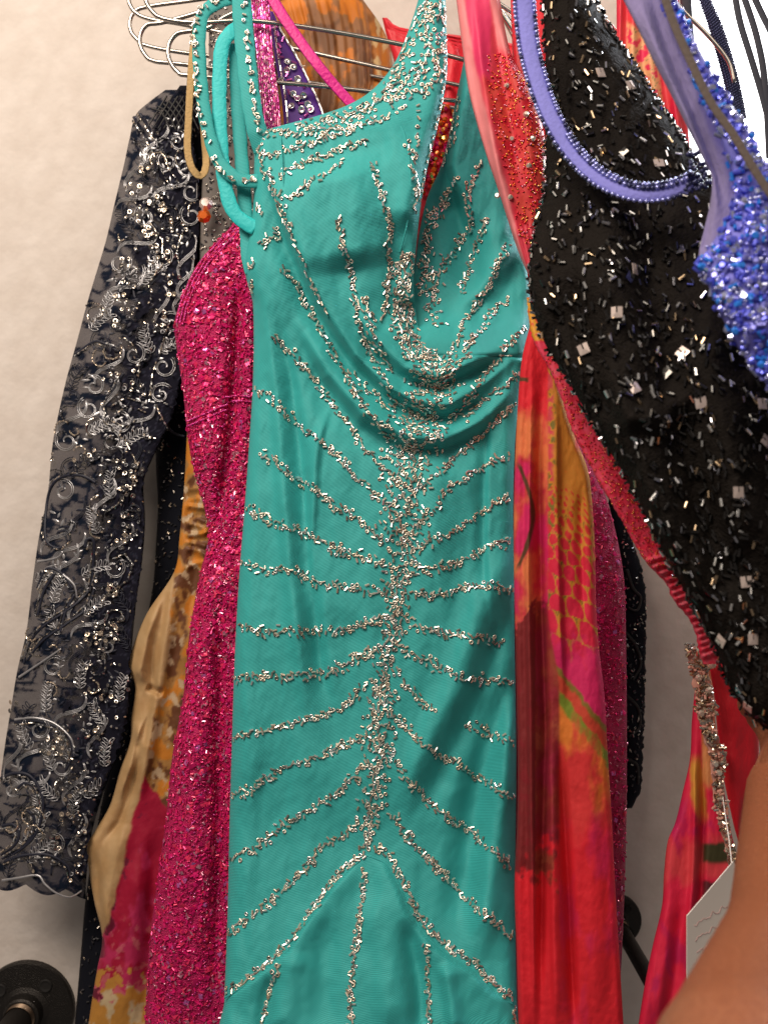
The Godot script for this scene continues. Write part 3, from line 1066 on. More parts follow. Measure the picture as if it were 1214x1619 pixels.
# ------------------------------------------------------------------ magenta sequin gown
func magenta_gown() -> void:
	var o := thing("magenta_gown", "magenta gown crusted with square sequins beside the teal skirt", "gown", P(600, 1640, 1.14))
	var s := sheet(345, 1650,
		[345, 378, 380, 345, 410, 318, 440, 300, 480, 284, 515, 276, 560, 281, 620, 290, 690, 297, 740, 306, 800, 322, 850, 330, 900, 318, 1000, 300, 1100, 290, 1200, 272, 1300, 262, 1400, 248, 1500, 236, 1650, 228],
		[345, 470, 400, 560, 480, 700, 560, 830, 640, 900, 720, 932, 800, 962, 900, 984, 1000, 989, 1280, 990, 1480, 984, 1650, 974],
		[345, 1.15, 600, 1.15, 1000, 1.14, 1650, 1.125], 0.030, 46)
	s.wob = 0.006
	fold(s, [382, 420, 372, 560, 362, 680, 352, 780, 344, 860], -0.016, 9, 9)
	fold(s, [345, 480, 335, 600, 335, 760], 0.006, 22, 22)
	fold(s, [395, 380, 395, 560, 385, 760], 0.010, 14, 14)
	fold(s, [350, 900, 348, 1100, 346, 1300, 340, 1600], -0.012, 12, 12)
	fold(s, [320, 900, 312, 1100, 300, 1300, 290, 1600], 0.010, 30, 30)
	part(o, "body", s.build(5.0), M.magenta)
	var sq := []
	var bu := []
	var rest := []
	# only the strips that show: left of the teal gown, right of the red panels
	for k in 11000:
		var py := rng.randf_range(352, 1640)
		var a := curve_at(s.l, py)
		var px: float
		if rng.randf() < 0.76:
			px = rng.randf_range(a + 1.0, maxf(a + 12.0, 412.0))
		else:
			px = rng.randf_range(900, 992)
		if not s.inside(px, py, 1.0):
			continue
		var z := rng.randf_range(0.7, 1.15)
		var ang := rng.randf_range(0, TAU)
		var roll := rng.randf()
		if roll < 0.16:
			sq.append([bead_on(s, px, py, 0.0016, ang, 0.38, z), rng.randi() % 12, 1.0])
		elif roll < 0.62:
			bu.append([bead_on(s, px, py, 0.0014, ang, 0.5, z), rng.randi() % 7, 1.0])
		else:
			rest.append([bead_on(s, px, py, 0.0014, ang, 0.7, z * 0.9), rng.randi() % 7, 1.0])
	# beaded neckline and waist bands
	for edge in [[378, 350, 346, 384, 320, 412, 302, 442, 286, 482, 279, 514], [300, 668, 330, 655, 358, 641, 362, 640], [300, 676, 330, 663, 360, 648], [356, 630, 380, 628, 400, 630], [358, 638, 380, 636, 400, 638]]:
		var pl := line2(edge)
		var tot: float = along(pl, 0.0)[2]
		for i in int(tot / 2.2):
			for row in (3 if edge.size() > 8 else 1):
				var c := along(pl, i * 2.2 / tot)
				var q: Vector2 = c[0] + Vector2(-sin(c[1]), cos(c[1])) * (-row * 5.0 - 2.0)
				if s.inside(q.x, q.y, 0.5):
					rest.append([bead_on(s, q.x, q.y, 0.002, 0, 0.2, 1.0), 3 + rng.randi() % 3, 1.0])
	sew(o, "square_sequin", square_sequin(0.0052, 0.0003), [M.mag1, M.mag2, M.mag5, M.mag1, M.mag2, M.mag4, M.mag1, M.mag5, M.mag1, M.mag2, M.mag1, M.mag3], sq, 300, "square_sequin_field")
	sew(o, "bugle_bead", bugle(0.0040, 0.0010), [M.mag1, M.mag5, M.mag4, M.mag1, M.mag2, M.mag5, M.mag1], bu, 250, "bugle_bead_field")
	sew(o, "seed_bead", seed_bead(0.0013), [M.mag1, M.mag5, M.mag4, M.pink_bead, M.pink_bead2, M.mag5, M.mag1], rest, 0, "seed_bead_field")
	# strap of seed beads up to the hanger
	var sp := sheet(-15, 215, [-15, 396, 60, 404, 120, 410, 215, 416], [-15, 424, 40, 428, 90, 432, 150, 440, 215, 446], [-15, 1.10, 215, 1.10], 0.006, 12)
	part(o, "shoulder_strap", sp.build(4.0), M.pink_bead2)
	var sb := []
	for c in 9:
		for i in 70:
			var py := -12.0 + i * 3.2 + (c % 2) * 1.6
			var u := (c + 0.5) / 9.0
			var px := lerpf(curve_at(sp.l, py), curve_at(sp.r, py), u)
			sb.append([bead_on(sp, px, py, 0.0006, PI * 0.5, 0.15, 1.0), rng.randi() % 3, 1.0])
	sew(o, "strap_bead", bugle(0.0024, 0.0011), [M.pink_bead, M.pink_bead2, M.mag4], sb, 0, "strap_bead_field")

# ------------------------------------------------------------------ black gown
func black_gown() -> void:
	var o := thing("black_gown", "black gown scattered with bugle beads and pale square sequins", "gown", P(1240, 1165, 0.9))
	var s := sheet(-20, 1178,
		[-20, 856, 0, 858, 100, 862, 200, 862, 300, 861, 345, 850, 400, 838, 450, 837, 500, 846, 545, 862, 600, 897, 650, 925, 700, 955, 750, 985, 800, 1012, 850, 1036, 900, 1062, 950, 1090, 1000, 1118, 1040, 1136, 1080, 1150, 1110, 1168, 1140, 1194, 1178, 1250],
		[-20, 930, 0, 940, 50, 966, 100, 1000, 150, 1032, 200, 1066, 250, 1096, 280, 1120, 305, 1180, 330, 1300, 400, 1345, 1178, 1345],
		[-20, 0.93, 200, 0.89, 450, 0.83, 800, 0.80, 1178, 0.80], 0.022, 34)
	s.wob = 0.008
	s.ragged = 2.0
	s.bulge = 0.02
	fold(s, [930, 180, 960, 420, 1000, 640, 1060, 860, 1120, 1020], 0.0160, 40, 40)
	fold(s, [1010, 300, 1040, 520, 1100, 760, 1170, 980], -0.0144, 26, 26)
	fold(s, [900, 420, 930, 560, 985, 700], -0.0096, 20, 20)
	fold(s, [1110, 480, 1150, 700, 1200, 900], 0.0160, 30, 34)
	fold(s, [940, 560, 990, 660, 1050, 660, 1100, 600], 0.0160, 22, 22)
	part(o, "body", s.build(4.5), M.black)
	var bu := []
	var sq := []
	for k in 2700:
		var py := rng.randf_range(-15, 1172)
		var px := rng.randf_range(836, 1250)
		if not s.inside(px, py, 0.5):
			continue
		var lean := 0.9 if px < 960 else 0.4
		var ang := -PI * 0.5 + rng.randfn(0.25 + lean * 0.2, 0.6)
		bu.append([bead_on(s, px, py, 0.0022, ang, 0.6, rng.randf_range(0.7, 1.15)), [0, 0, 0, 0, 0, 0, 1, 2, 3, 4][rng.randi() % 10], 1.0])
	# beads standing off the cut edges
	for e in 2:
		for k in 260:
			var py := rng.randf_range(-10, 1165) if e == 0 else rng.randf_range(-10, 285)
			var px := curve_at(s.l if e == 0 else s.r, py) + rng.randf_range(-2.5, 3.0)
			var t := Transform3D(Basis(Quaternion(Vector3(rng.randf_range(-1, 1), rng.randf_range(-1, 1), rng.randf_range(-1, 1)).normalized(), rng.randf_range(0, TAU))), P(px, py, s.depth(px, py) - rng.randf_range(-0.006, 0.003)))
			bu.append([t, [0, 0, 1, 0, 2][rng.randi() % 5], 0.8])
	for q in [[998, 427, 0.1], [975, 495, 0.0], [923, 553, 0.35], [1107, 637, 0.2], [1163, 779, 0.0], [1205, 698, 0.9], [1000, 616, 0.5], [1186, 1010, 0.0], [1143, 1012, 0.6], [1178, 920, 0.1], [1040, 262, 0.05], [993, 138, 0.5], [946, 118, 0.3], [1185, 1115, 0.3], [1200, 640, 0.1], [1080, 560, 0.7]]:
		sq.append([bead_on(s, q[0], q[1], 0.0035, q[2], 0.12, 1.0), 0, 1.0])
	for k in 16:
		var py := rng.randf_range(40, 1120)
		var px := rng.randf_range(860, 1214)
		if s.inside(px, py, 6.0):
			sq.append([bead_on(s, px, py, 0.0030, rng.randf_range(0, TAU), 0.8, rng.randf_range(0.7, 0.95)), 1, 1.0])
	sew(o, "bugle_bead", bugle(0.0060, 0.00125), [M.black_bead, M.gun2, M.gun, M.bronze, M.silver], bu, 300, "bugle_bead_field")
	sew(o, "square_sequin", square_sequin(0.0088, 0.0005), [M.pearl_square, M.gun2], sq, 300, "square_sequin_field")

# ------------------------------------------------------------------ navy lace gown
func cord(parent: Node3D, called: String, s: Sheet, a: Array, half_px: float, m: Material, lift := 0.001) -> PackedVector3Array:
	var q := []
	for k in range(0, a.size(), 2):
		var px: float = a[k]
		var py: float = a[k + 1]
		q.append(Vector3(px, py, s.depth(px, py) - lift))
	var path := smooth_path(q, 3.0)
	var st := new_st()
	sweep_into(st, path, half_px * 1.22 / FOC, minf(half_px * 1.22 / FOC, 0.0016), 6, 0.6)
	part(parent, called, done(st), m)
	return path

func leaf_mesh(st: SurfaceTool, s: Sheet, px: float, py: float, ang: float, len: float, wid: float, lift: float) -> void:
	var q := []
	for k in 5:
		var t := (k / 4.0)
		var x := px + cos(ang) * len * t
		var y := py + sin(ang) * len * t
		q.append(Vector3(x, y, s.depth(x, y) - lift))
	var path := PackedVector3Array()
	for v: Vector3 in q:
		path.append(P(v.x, v.y, v.z))
	var n := path.size()
	st.set_smooth_group(0)
	for i in n - 1:
		var w0 := wid * sin(PI * (0.06 + 0.88 * i / (n - 1.0))) * 1.22 / FOC
		var w1 := wid * sin(PI * (0.06 + 0.88 * (i + 1) / (n - 1.0))) * 1.22 / FOC
		var side := (path[i + 1] - path[i]).normalized().cross(Vector3(0, 0, 1))
		var up := Vector3(0, 0, 0.0007)
		var a := path[i]
		var b := path[i + 1]
		for v in [a - side * w0, b - side * w1, a + up, a + up, b - side * w1, b + up, a + up, b + up, a + side * w0, a + side * w0, b + up, b + side * w1]:
			st.add_vertex(v)

func navy_gown() -> void:
	var o := thing("navy_lace_gown", "sheer navy lace gown with silver scrollwork sleeve against the wall", "gown", P(500, 1640, 1.25))
	# body, mostly behind the others
	var b := sheet(135, 1650,
		[135, 285, 170, 262, 230, 255, 330, 262, 450, 258, 560, 252, 660, 246, 740, 247, 800, 250, 860, 247, 920, 243, 970, 234, 1040, 215, 1130, 195, 1220, 172, 1320, 152, 1420, 136, 1500, 129, 1650, 116],
		[135, 420, 300, 430, 600, 640, 900, 800, 1300, 900, 1650, 930],
		[135, 1.255, 1650, 1.25], 0.016, 30)
	b.wob = 0.006
	part(o, "body", b.build(7.0), M.net_dense)
	# left sleeve
	var s := sheet(142, 1392,
		[142, 262, 160, 238, 180, 216, 220, 205, 262, 196, 320, 182, 380, 168, 440, 150, 480, 138, 540, 122, 590, 108, 640, 96, 700, 84, 780, 76, 850, 62, 920, 52, 1000, 42, 1060, 28, 1120, 18, 1180, 8, 1240, 0, 1300, -8, 1392, -14],
		[142, 296, 180, 300, 260, 312, 340, 318, 420, 310, 500, 300, 580, 290, 660, 272, 720, 244, 760, 228, 820, 230, 880, 226, 960, 215, 1040, 208, 1120, 204, 1180, 190, 1240, 165, 1300, 145, 1360, 137, 1392, 136],
		[142, 1.235, 400, 1.225, 800, 1.215, 1392, 1.20], 0.026, 60)
	s.wob = 0.007
	s.scallop = 14.0
	fold(s, [250, 420, 225, 560, 190, 720, 160, 860, 140, 1000], -0.006, 14, 14)
	fold(s, [160, 640, 162, 760, 152, 900], 0.004, 10, 20)
	var sl := part(o, "sleeve", dyed(s, 3.0, "paint_net"), M.net)
	# inner half of the sleeve: closely covered lace ground
	var lc := sheet(150, 1380,
		[150, 270, 200, 232, 260, 216, 320, 212, 380, 205, 440, 195, 500, 178, 560, 168, 640, 162, 720, 158, 800, 155, 880, 152, 960, 135, 1040, 116, 1120, 100, 1200, 112, 1280, 118, 1380, 122],
		[150, 294, 200, 300, 260, 311, 340, 317, 420, 309, 500, 299, 580, 289, 660, 271, 720, 243, 760, 227, 820, 229, 880, 225, 960, 214, 1040, 207, 1120, 203, 1180, 189, 1240, 164, 1300, 144, 1380, 136],
		[150, 1.207, 400, 1.196, 800, 1.186, 1380, 1.172], 0.002, 20)
	lc.wob = 0.006
	lc.ragged = 6.0
	part(sl, "lace_ground", dyed(lc, 3.0, "paint_lace"), M.net)
	# scrollwork cords, traced
	var scrolls := [
		[152, 763, 131, 752, 104, 752, 84, 766, 75, 794, 72, 842, 79, 861, 97, 866, 111, 853, 106, 839, 92, 842],
		[135, 866, 138, 853, 149, 856, 147, 904, 142, 932, 114, 960, 72, 988, 50, 1013, 38, 1050],
		[156, 905, 140, 958, 106, 986, 68, 1013, 44, 1044],
		[24, 1142, 55, 1139, 87, 1148, 111, 1169, 115, 1197, 104, 1218],
		[2, 1231, 22, 1223, 45, 1225, 62, 1245, 69, 1273, 59, 1315, 35, 1342, 4, 1358],
		[26, 1250, 40, 1238, 56, 1246, 60, 1262], [38, 1278, 54, 1292, 52, 1320, 28, 1346], [4, 1306, 22, 1304, 31, 1320, 22, 1338, 2, 1352],
		[60, 930, 74, 900, 96, 905, 116, 930], [118, 940, 104, 968, 96, 1000], [88, 905, 70, 935, 60, 975],
		[8, 1362, 40, 1352, 78, 1352, 108, 1370, 112, 1392], [205, 700, 222, 735, 212, 770, 190, 800, 172, 812, 158, 808],
		[180, 880, 200, 872, 214, 890, 206, 920, 184, 935, 170, 925, 174, 905], [196, 590, 178, 622, 168, 640, 172, 660, 200, 672, 218, 660],
		[226, 640, 200, 632, 176, 648], [230, 655, 205, 645, 180, 660], [195, 530, 212, 540, 226, 570, 222, 600],
		[212, 185, 240, 230, 262, 275, 278, 300], [222, 180, 250, 225, 272, 268, 290, 292], [240, 350, 262, 380, 262, 420, 240, 450], [120, 560, 150, 540, 170, 545],
		[296, 360, 284, 400, 290, 430], [268, 520, 258, 560, 246, 590, 240, 640], [250, 640, 270, 680, 292, 690]]
	var strings := []
	for k in scrolls.size():
		var tw: Array = scrolls[k]
		cord(sl, "scroll_cord", s, tw, 2.8, M.cord, 0.0016)
		strings.append(tw)
	# silver satin-stitched leaves and arcs
	for tw in [[24, 1138, 55, 1135, 87, 1144, 113, 1168, 118, 1196], [31, 1071, 62, 1050, 97, 1026], [60, 888, 90, 882, 100, 872], [100, 908, 118, 925, 122, 945], [4, 1392, 30, 1388, 60, 1384, 72, 1398, 90, 1412, 112, 1418, 130, 1408]]:
		cord(sl, "silver_stitching", s, tw, 2.2, M.thread, 0.003)
	# ferns, vines and spirals in silver thread
	var spots := []
	for k in 2500:
		if spots.size() >= 110:
			break
		var py := rng.randf_range(205, 1372)
		var px := rng.randf_range(curve_at(s.l, py) + 12.0, curve_at(s.r, py) - 10.0)
		var free := true
		for q in spots:
			free = free and q.distance_to(Vector2(px, py)) > 25.0
		if free:
			spots.append(Vector2(px, py))
	for k in spots.size():
		var c: Vector2 = spots[k]
		var mst := new_st()
		var ang := rng.randf_range(-2.6, -0.4)
		var lines := []
		match k % 3:
			0:
				# fern: stem and paired open leaves
				var stem := []
				for i in 7:
					stem.append(c + Vector2(cos(ang + i * 0.07), sin(ang + i * 0.07)) * (i - 3) * 7.5)
				lines.append(stem)
				for i in 6:
					for e in [-1.0, 1.0]:
						var la: float = ang + e * 0.85
						var lf := []
						for t in 9:
							var u := TAU * t / 8.0
							var g := Vector2((1.0 - cos(u)) * 6.0, sin(u) * 2.3)
							lf.append(stem[i] + g.rotated(la))
						lines.append(lf)
			1:
				# flowing S of three stitched lines
				for i in 3:
					var lf := []
					for t in 18:
						var u := t / 17.0 * 2.0 - 1.0
						lf.append(c + Vector2(u * 36.0, 13.0 * sin(u * 2.6) + (i - 1.0) * (3.2 - 2.4 * absf(u))).rotated(ang * 0.5 - 0.4))
					lines.append(lf)
			2:
				# spiral with a second line inside it
				for e in 2:
					var lf := []
					var dir := 1.0 if k % 2 == 0 else -1.0
					for t in 26:
						var u := t / 25.0
						lf.append(c + Vector2(cos(ang + dir * u * 7.5), sin(ang + dir * u * 7.5)) * (20.0 - e * 3.5) * (1.0 - 0.78 * u))
					lines.append(lf)
		var any := false
		for ln in lines:
			var path := PackedVector3Array()
			for q: Vector2 in ln:
				if s.inside(q.x, q.y, 3.0):
					var on: Sheet = lc if lc.inside(q.x, q.y, 1.0) else s
					path.append(P(q.x, q.y, on.depth(q.x, q.y) - 0.0012))
			if path.size() > 3:
				sweep_into(mst, path, 0.0006, 0.0005, 4)
				any = true
		if any:
			part(sl, ["fern_motif", "vine_motif", "spiral_motif"][k % 3], done(mst), M.thread if k % 4 != 3 else M.cord)
	# beads strung along the cords
	var str_b := []
	var ring := []
	for tw in strings:
		var pl := line2(tw)
		var tot: float = along(pl, 0.0)[2]
		for i in int(tot / 3.4):
			var c := along(pl, i * 3.4 / tot)
			var q: Vector2 = c[0] + Vector2(-sin(c[1]), cos(c[1])) * 3.4
			if s.inside(q.x, q.y, 1.0) and rng.randf() < 0.92:
				str_b.append([bead_on(lc if lc.inside(q.x, q.y, 1.0) else s, q.x, q.y, 0.0022, -c[1], 0.2, rng.randf_range(0.8, 1.1)), rng.randi() % 4, 1.0])
	for k in 85:
		var py := rng.randf_range(200, 1360)
		var px := rng.randf_range(curve_at(s.l, py) + 10.0, curve_at(s.r, py) - 8.0)
		var a0 := rng.randf_range(0, TAU)
		var rr := rng.randf_range(8, 22)
		var turn := 1.0 if rng.randf() < 0.5 else -1.0
		var span := rng.randf_range(2.0, 4.6)
		var nn := int(rr * span / 4.4)
		for i in nn:
			var f := i / float(nn)
			var ra := rr * (1.0 - 0.55 * f)
			var q := Vector2(px + cos(a0 + turn * f * span) * ra, py + sin(a0 + turn * f * span) * ra)
			if s.inside(q.x, q.y, 2.0):
				str_b.append([bead_on(lc if lc.inside(q.x, q.y, 1.0) else s, q.x, q.y, 0.0026, -(a0 + turn * f * span + PI * 0.5), 0.25, rng.randf_range(0.8, 1.1)), [0, 2, 2, 2, 1][k % 5], 1.0])
	# sprays of small sequins: flowers of five or six
	var flowers := [[230, 268], [215, 300], [245, 318], [232, 330], [214, 345], [200, 420], [205, 440], [245, 395], [195, 470], [205, 495], [190, 515], [258, 330], [150, 720], [130, 728], [195, 735], [205, 760], [215, 745], [200, 780], [190, 862], [205, 838], [180, 935], [160, 995], [145, 1010], [75, 1180], [95, 1182], [98, 1240], [112, 1262], [105, 1290], [80, 1315], [95, 1336], [60, 1365], [120, 1385], [170, 1100], [150, 1160], [165, 1030], [280, 350], [262, 405], [272, 460], [255, 500], [30, 1115], [236, 370], [180, 600], [205, 615], [82, 722], [262, 520], [100, 1160], [120, 1330], [176, 1010], [188, 985]]
	for f in flowers:
		var n := rng.randi_range(4, 7)
		for k in n:
			var a := TAU * k / n + rng.randf()
			var q := Vector2(f[0], f[1]) + Vector2(cos(a), sin(a)) * rng.randf_range(5, 11)
			if s.inside(q.x, q.y, 3.0):
				ring.append([bead_on(lc if lc.inside(q.x, q.y, 1.0) else s, q.x, q.y, 0.0050, a, 0.35, rng.randf_range(0.8, 1.1)), rng.randi() % 4, 1.0])
	for k in 520:
		var py := rng.randf_range(200, 1380)
		var px := rng.randf_range(curve_at(lc.l, py), curve_at(lc.r, py))
		if s.inside(px, py, 3.0):
			if rng.randf() < 0.3:
				ring.append([bead_on(lc if lc.inside(px, py, 1.0) else s, px, py, 0.0045, 0, 0.6, rng.randf_range(0.6, 0.9)), 2 + rng.randi() % 2, 1.0])
			else:
				str_b.append([bead_on(lc if lc.inside(px, py, 1.0) else s, px, py, 0.0040, rng.randf_range(0, TAU), 0.6, 1.0), rng.randi() % 4, 1.0])
	# leaf sprays in dark and pale thread
	var pale := new_st()
	var dark := new_st()
	for k in 170:
		var py := rng.randf_range(210, 1370)
		var a := curve_at(s.l, py)
		var px := rng.randf_range(a + 8.0, curve_at(s.r, py) - 6.0)
		var base := rng.randf_range(-2.4, -0.6)
		for j in rng.randi_range(3, 6):
			var ox := cos(base) * j * 7.0
			var oy := sin(base) * j * 7.0
			if s.inside(px + ox, py + oy, 16.0):
				leaf_mesh(pale if k % 4 == 0 else dark, lc if lc.inside(px + ox, py + oy, 2.0) else s, px + ox, py + oy, base + (0.8 if j % 2 == 0 else -0.8), rng.randf_range(7, 12), rng.randf_range(1.2, 2.2), 0.001)
	for k in 26:
		var py := rng.randf_range(430, 1330)
		var a := curve_at(s.l, py)
		leaf_mesh(pale if k % 2 == 0 else dark, s, a + rng.randf_range(14, 60), py, rng.randf_range(-1.2, 0.6), rng.randf_range(12, 24), rng.randf_range(1.4, 2.6), 0.001)
	part(sl, "pale_leaf_embroidery", done(pale), M.thread, "", "stuff")
	part(sl, "dark_leaf_embroidery", done(dark), M.cord, "", "stuff")
	# fishnet at the shoulder
	for k in 7:
		var x := 240.0 + k * 9.0
		cord(sl, "net_cord", lc, [x, 152 + absf(k - 5.0) * 4.0, x + 16, 178, x + 30, 206], 1.6, M.cord_black, 0.004)
		cord(sl, "net_cord", lc, [x + 24, 152, x + 8, 178, x - 8, 204], 1.6, M.cord_black, 0.004)
	sew(sl, "cup_sequin", cup_sequin(0.0030), [M.navy_silver, M.champagne2, M.navy_dark, M.navy_silver], ring, 300, "cup_sequin_field")
	sew(sl, "string_bead", bugle(0.0026, 0.0010), [M.navy_silver, M.champagne2, M.navy_dark, M.silver], str_b, 300, "string_bead_field")
	# beads on the body where it shows
	var bb := []
	for k in 900:
		var py := rng.randf_range(180, 1640)
		var px := curve_at(b.l, py) + rng.randf_range(2, 70)
		if b.inside(px, py, 2.0):
			bb.append([bead_on(b, px, py, 0.0015, rng.randf_range(0, TAU), 0.6, 1.0), [0, 2, 2, 1, 2][rng.randi() % 5], 1.0])
	sew(o, "body_bead", bugle(0.0035, 0.0010), [M.navy_silver, M.champagne2, M.navy_dark], bb, 0, "body_bead_field")
	# right sleeve
	var r := sheet(780, 1278, [780, 960, 900, 972, 1278, 982], [780, 985, 850, 998, 900, 1014, 960, 1021, 1100, 1019, 1200, 1015, 1250, 1012, 1278, 998], [780, 1.24, 1278, 1.24], 0.016, 18)
	r.wob = 0.006
	r.ragged = 3.0
	var rs := part(o, "sleeve", r.build(4.0), M.net_dense)
	var rb := []
	for k in 240:
		var py := rng.randf_range(800, 1272)
		var px := rng.randf_range(982, 1020)
		if r.inside(px, py, 1.0):
			rb.append([bead_on(r, px, py, 0.0015, rng.randf_range(0, TAU), 0.8, 1.0), [0, 2, 2, 2][rng.randi() % 4], 1.0])
	sew(rs, "body_bead", bugle(0.0035, 0.0010), [M.navy_silver, M.champagne2, M.navy_dark], rb, 0, "body_bead_field")
	for tw in [[990, 900, 1000, 930, 1012, 945, 1006, 965, 992, 960], [988, 1000, 1004, 1020, 1012, 1050, 1000, 1075], [990, 1100, 1008, 1120, 1010, 1150, 994, 1165], [990, 1200, 1006, 1210, 1008, 1240]]:
		cord(rs, "scroll_cord", r, tw, 3.2, M.cord_black, 0.0015)

# ------------------------------------------------------------------ dyed prints
func noise(seed_: int, freq: float, cells := false) -> FastNoiseLite:
	var f := FastNoiseLite.new()
	f.seed = seed_
	f.frequency = freq
	if cells:
		f.noise_type = FastNoiseLite.TYPE_CELLULAR
		f.cellular_return_type = FastNoiseLite.RETURN_DISTANCE2_SUB
	return f

func dyes() -> void:
	N = {"lace": noise(44, 0.016), "lace_fine": noise(45, 0.045), "flower": noise(91, 0.02), "flower_fine": noise(17, 0.07), "dye": noise(7, 0.011), "dye_fine": noise(29, 0.05), "snake": noise(3, 0.055, true), "scale": noise(12, 0.034, true), "scale_fine": noise(15, 0.085, true)}
	chiffon_edge = prof([880, 277, 971, 271, 1099, 257, 1136, 243, 1227, 230, 1291, 211, 1396, 188, 1469, 168, 1500, 150])

func paint_net(px: float, py: float, _u: float) -> Color:
	# sheer tulle with closely stitched lace along thin winding lines
	var wx: float = px + 16.0 * N.flower.get_noise_2d(px, py)
	var wy: float = py + 16.0 * N.flower.get_noise_2d(py + 300.0, px)
	var r: float = absf(N.lace.get_noise_2d(wx, wy))
	var sheer := Color(0.024, 0.027, 0.044, 0.55)
	var stitched := Color(0.006, 0.008, 0.020, 0.98)
	return sheer.lerp(stitched, smoothstep(0.13, 0.09, r))

func paint_lace(px: float, py: float, u: float) -> Color:
	var wx: float = px + 12.0 * N.flower.get_noise_2d(px, py + 900.0)
	var wy: float = py + 12.0 * N.flower.get_noise_2d(py, px)
	var r: float = N.lace.get_noise_2d(wx * 1.5, wy * 1.5 + 400.0)
	var r2: float = absf(N.lace_fine.get_noise_2d(wx, wy))
	var c := Color(0.008, 0.009, 0.018, 1.0).lerp(Color(0.028, 0.031, 0.050, 1.0), smoothstep(0.06, 0.03, r2))
	# openings between the motifs, mostly along the ragged outer edge
	var open := smoothstep(0.02, 0.10, r + 0.42 - u * 1.1)
	return c.lerp(Color(0.03, 0.031, 0.045, 0.0), open)

func paint_top(px: float, py: float, _u: float) -> Color:
	var n: float = N.flower.get_noise_2d(px * 0.7, py * 0.4)
	var f: float = N.flower_fine.get_noise_2d(px * 0.8, py * 0.4)
	var c := Color(0.30, 0.125, 0.040)
	c = c.lerp(Color(0.16, 0.055, 0.015), smoothstep(0.02, 0.3, -n + f * 0.3))
	c = c.lerp(Color(0.64, 0.19, 0.015), smoothstep(0.12, 0.24, n + f * 0.25))
	c = c.lerp(Color(0.66, 0.22, 0.02), smoothstep(570.0, 590.0, px + n * 30.0) * 0.8)
	c = c.lerp(Color(0.64, 0.46, 0.22), smoothstep(592.0, 600.0, px + f * 20.0) * smoothstep(-0.1, 0.15, f))
	return c

func paint(px: float, py: float, _u: float) -> Color:
	var n: float = N.flower.get_noise_2d(px * 1.3, py * 0.9)
	var f: float = N.flower_fine.get_noise_2d(px * 0.5, py * 0.4)
	var b := curve_at(chiffon_edge, py) + f * 4.0
	# flower print: amber ground, burnt orange, dark brown and cream petals
	var g := Color(0.40, 0.20, 0.055)
	g = g.lerp(Color(0.58, 0.21, 0.02), smoothstep(0.05, 0.22, n))
	g = g.lerp(Color(0.14, 0.05, 0.018), smoothstep(0.04, 0.26, -n + f * 0.1))
	g = g.lerp(Color(0.54, 0.39, 0.24), smoothstep(0.02, 0.22, f - absf(n)))
	# crimson flower of the skirt
	var crim := maxf(1231.0 + (px - 228.0) * (1.3 if px > 228.0 else -3.0), 1232.0) + f * 10.0
	var low := 1556.0 + f * 44.0 + n * 34.0 + (200.0 if px > 258.0 + f * 10.0 else 0.0)
	var red := Color(0.36, 0.003, 0.035).lerp(Color(0.48, 0.022, 0.10), smoothstep(-0.1, 0.3, n + (py - 1440.0) * 0.003))
	red = red.lerp(Color(0.58, 0.16, 0.17), 0.6 * smoothstep(0.16, 0.3, f) * smoothstep(1440.0, 1480.0, py))
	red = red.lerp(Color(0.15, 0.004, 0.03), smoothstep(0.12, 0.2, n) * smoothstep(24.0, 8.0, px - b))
	var tail := Color(0.50, 0.23, 0.04).lerp(Color(0.56, 0.42, 0.25), smoothstep(-0.05, 0.2, n - 0.1 + 0.3 * sin(px * 0.12)))
	g = g.lerp(red, smoothstep(crim - 3.0, crim + 3.0, py))
	g = g.lerp(tail, smoothstep(low - 4.0, low + 4.0, py))
	var beige := Color(0.52, 0.34, 0.17).lerp(Color(0.45, 0.27, 0.12), clampf(0.5 + n, 0, 1))
	var wb := smoothstep(b + 2.5, b - 2.5, px) * smoothstep(880.0, 900.0, py) * smoothstep(1512.0, 1496.0, py)
	return g.lerp(beige, wb)

func paint_d(px: float, py: float, u: float) -> Color:
	var f: float = N.dye_fine.get_noise_2d(px * 1.2, py * 0.25)
	var n: float = N.dye_fine.get_noise_2d(px * 0.5, py * 0.5 + 200.0)
	var c := Color(0.70, 0.045, 0.085)
	var pale := Color(0.78, 0.23, 0.25)
	c = c.lerp(Color(0.74, 0.03, 0.13), smoothstep(778.0, 772.0, px + f * 4.0) * smoothstep(130.0, 112.0, py + f * 14.0))
	c = c.lerp(pale, smoothstep(0.24, 0.16, u + f * 0.03))
	c = c.lerp(pale, smoothstep(0.74, 0.82, u + f * 0.06) * smoothstep(92.0, 70.0, py))
	var net := smoothstep(0.24, 0.32, u + f * 0.05) * smoothstep(112.0, 132.0, py + n * 26.0) * smoothstep(372.0, 348.0, py)
	c = c.lerp(Color(0.58, 0.010, 0.030).lerp(Color(0.68, 0.06, 0.05), clampf(0.5 + n * 2.0, 0, 1)), net)
	return c

func paint_r(px: float, py: float, u: float) -> Color:
	var f: float = N.dye_fine.get_noise_2d(px, py * 0.2)
	var c := Color(0.76, 0.05, 0.07).lerp(Color(0.72, 0.012, 0.06), smoothstep(-0.05, 0.05, f))
	var v: float = N.snake.get_noise_2d(px, py * 0.7)
	var sk := Color(0.74, 0.02, 0.10).lerp(Color(0.80, 0.42, 0.20), smoothstep(-0.62, -0.76, v)).lerp(Color(0.24, 0.24, 0.07), smoothstep(-0.86, -0.92, v))
	return c.lerp(sk, smoothstep(0.14, 0.18, u) * smoothstep(0.66, 0.60, u) * smoothstep(20.0, 30.0, py - u * 60.0) * smoothstep(188.0, 176.0, py))

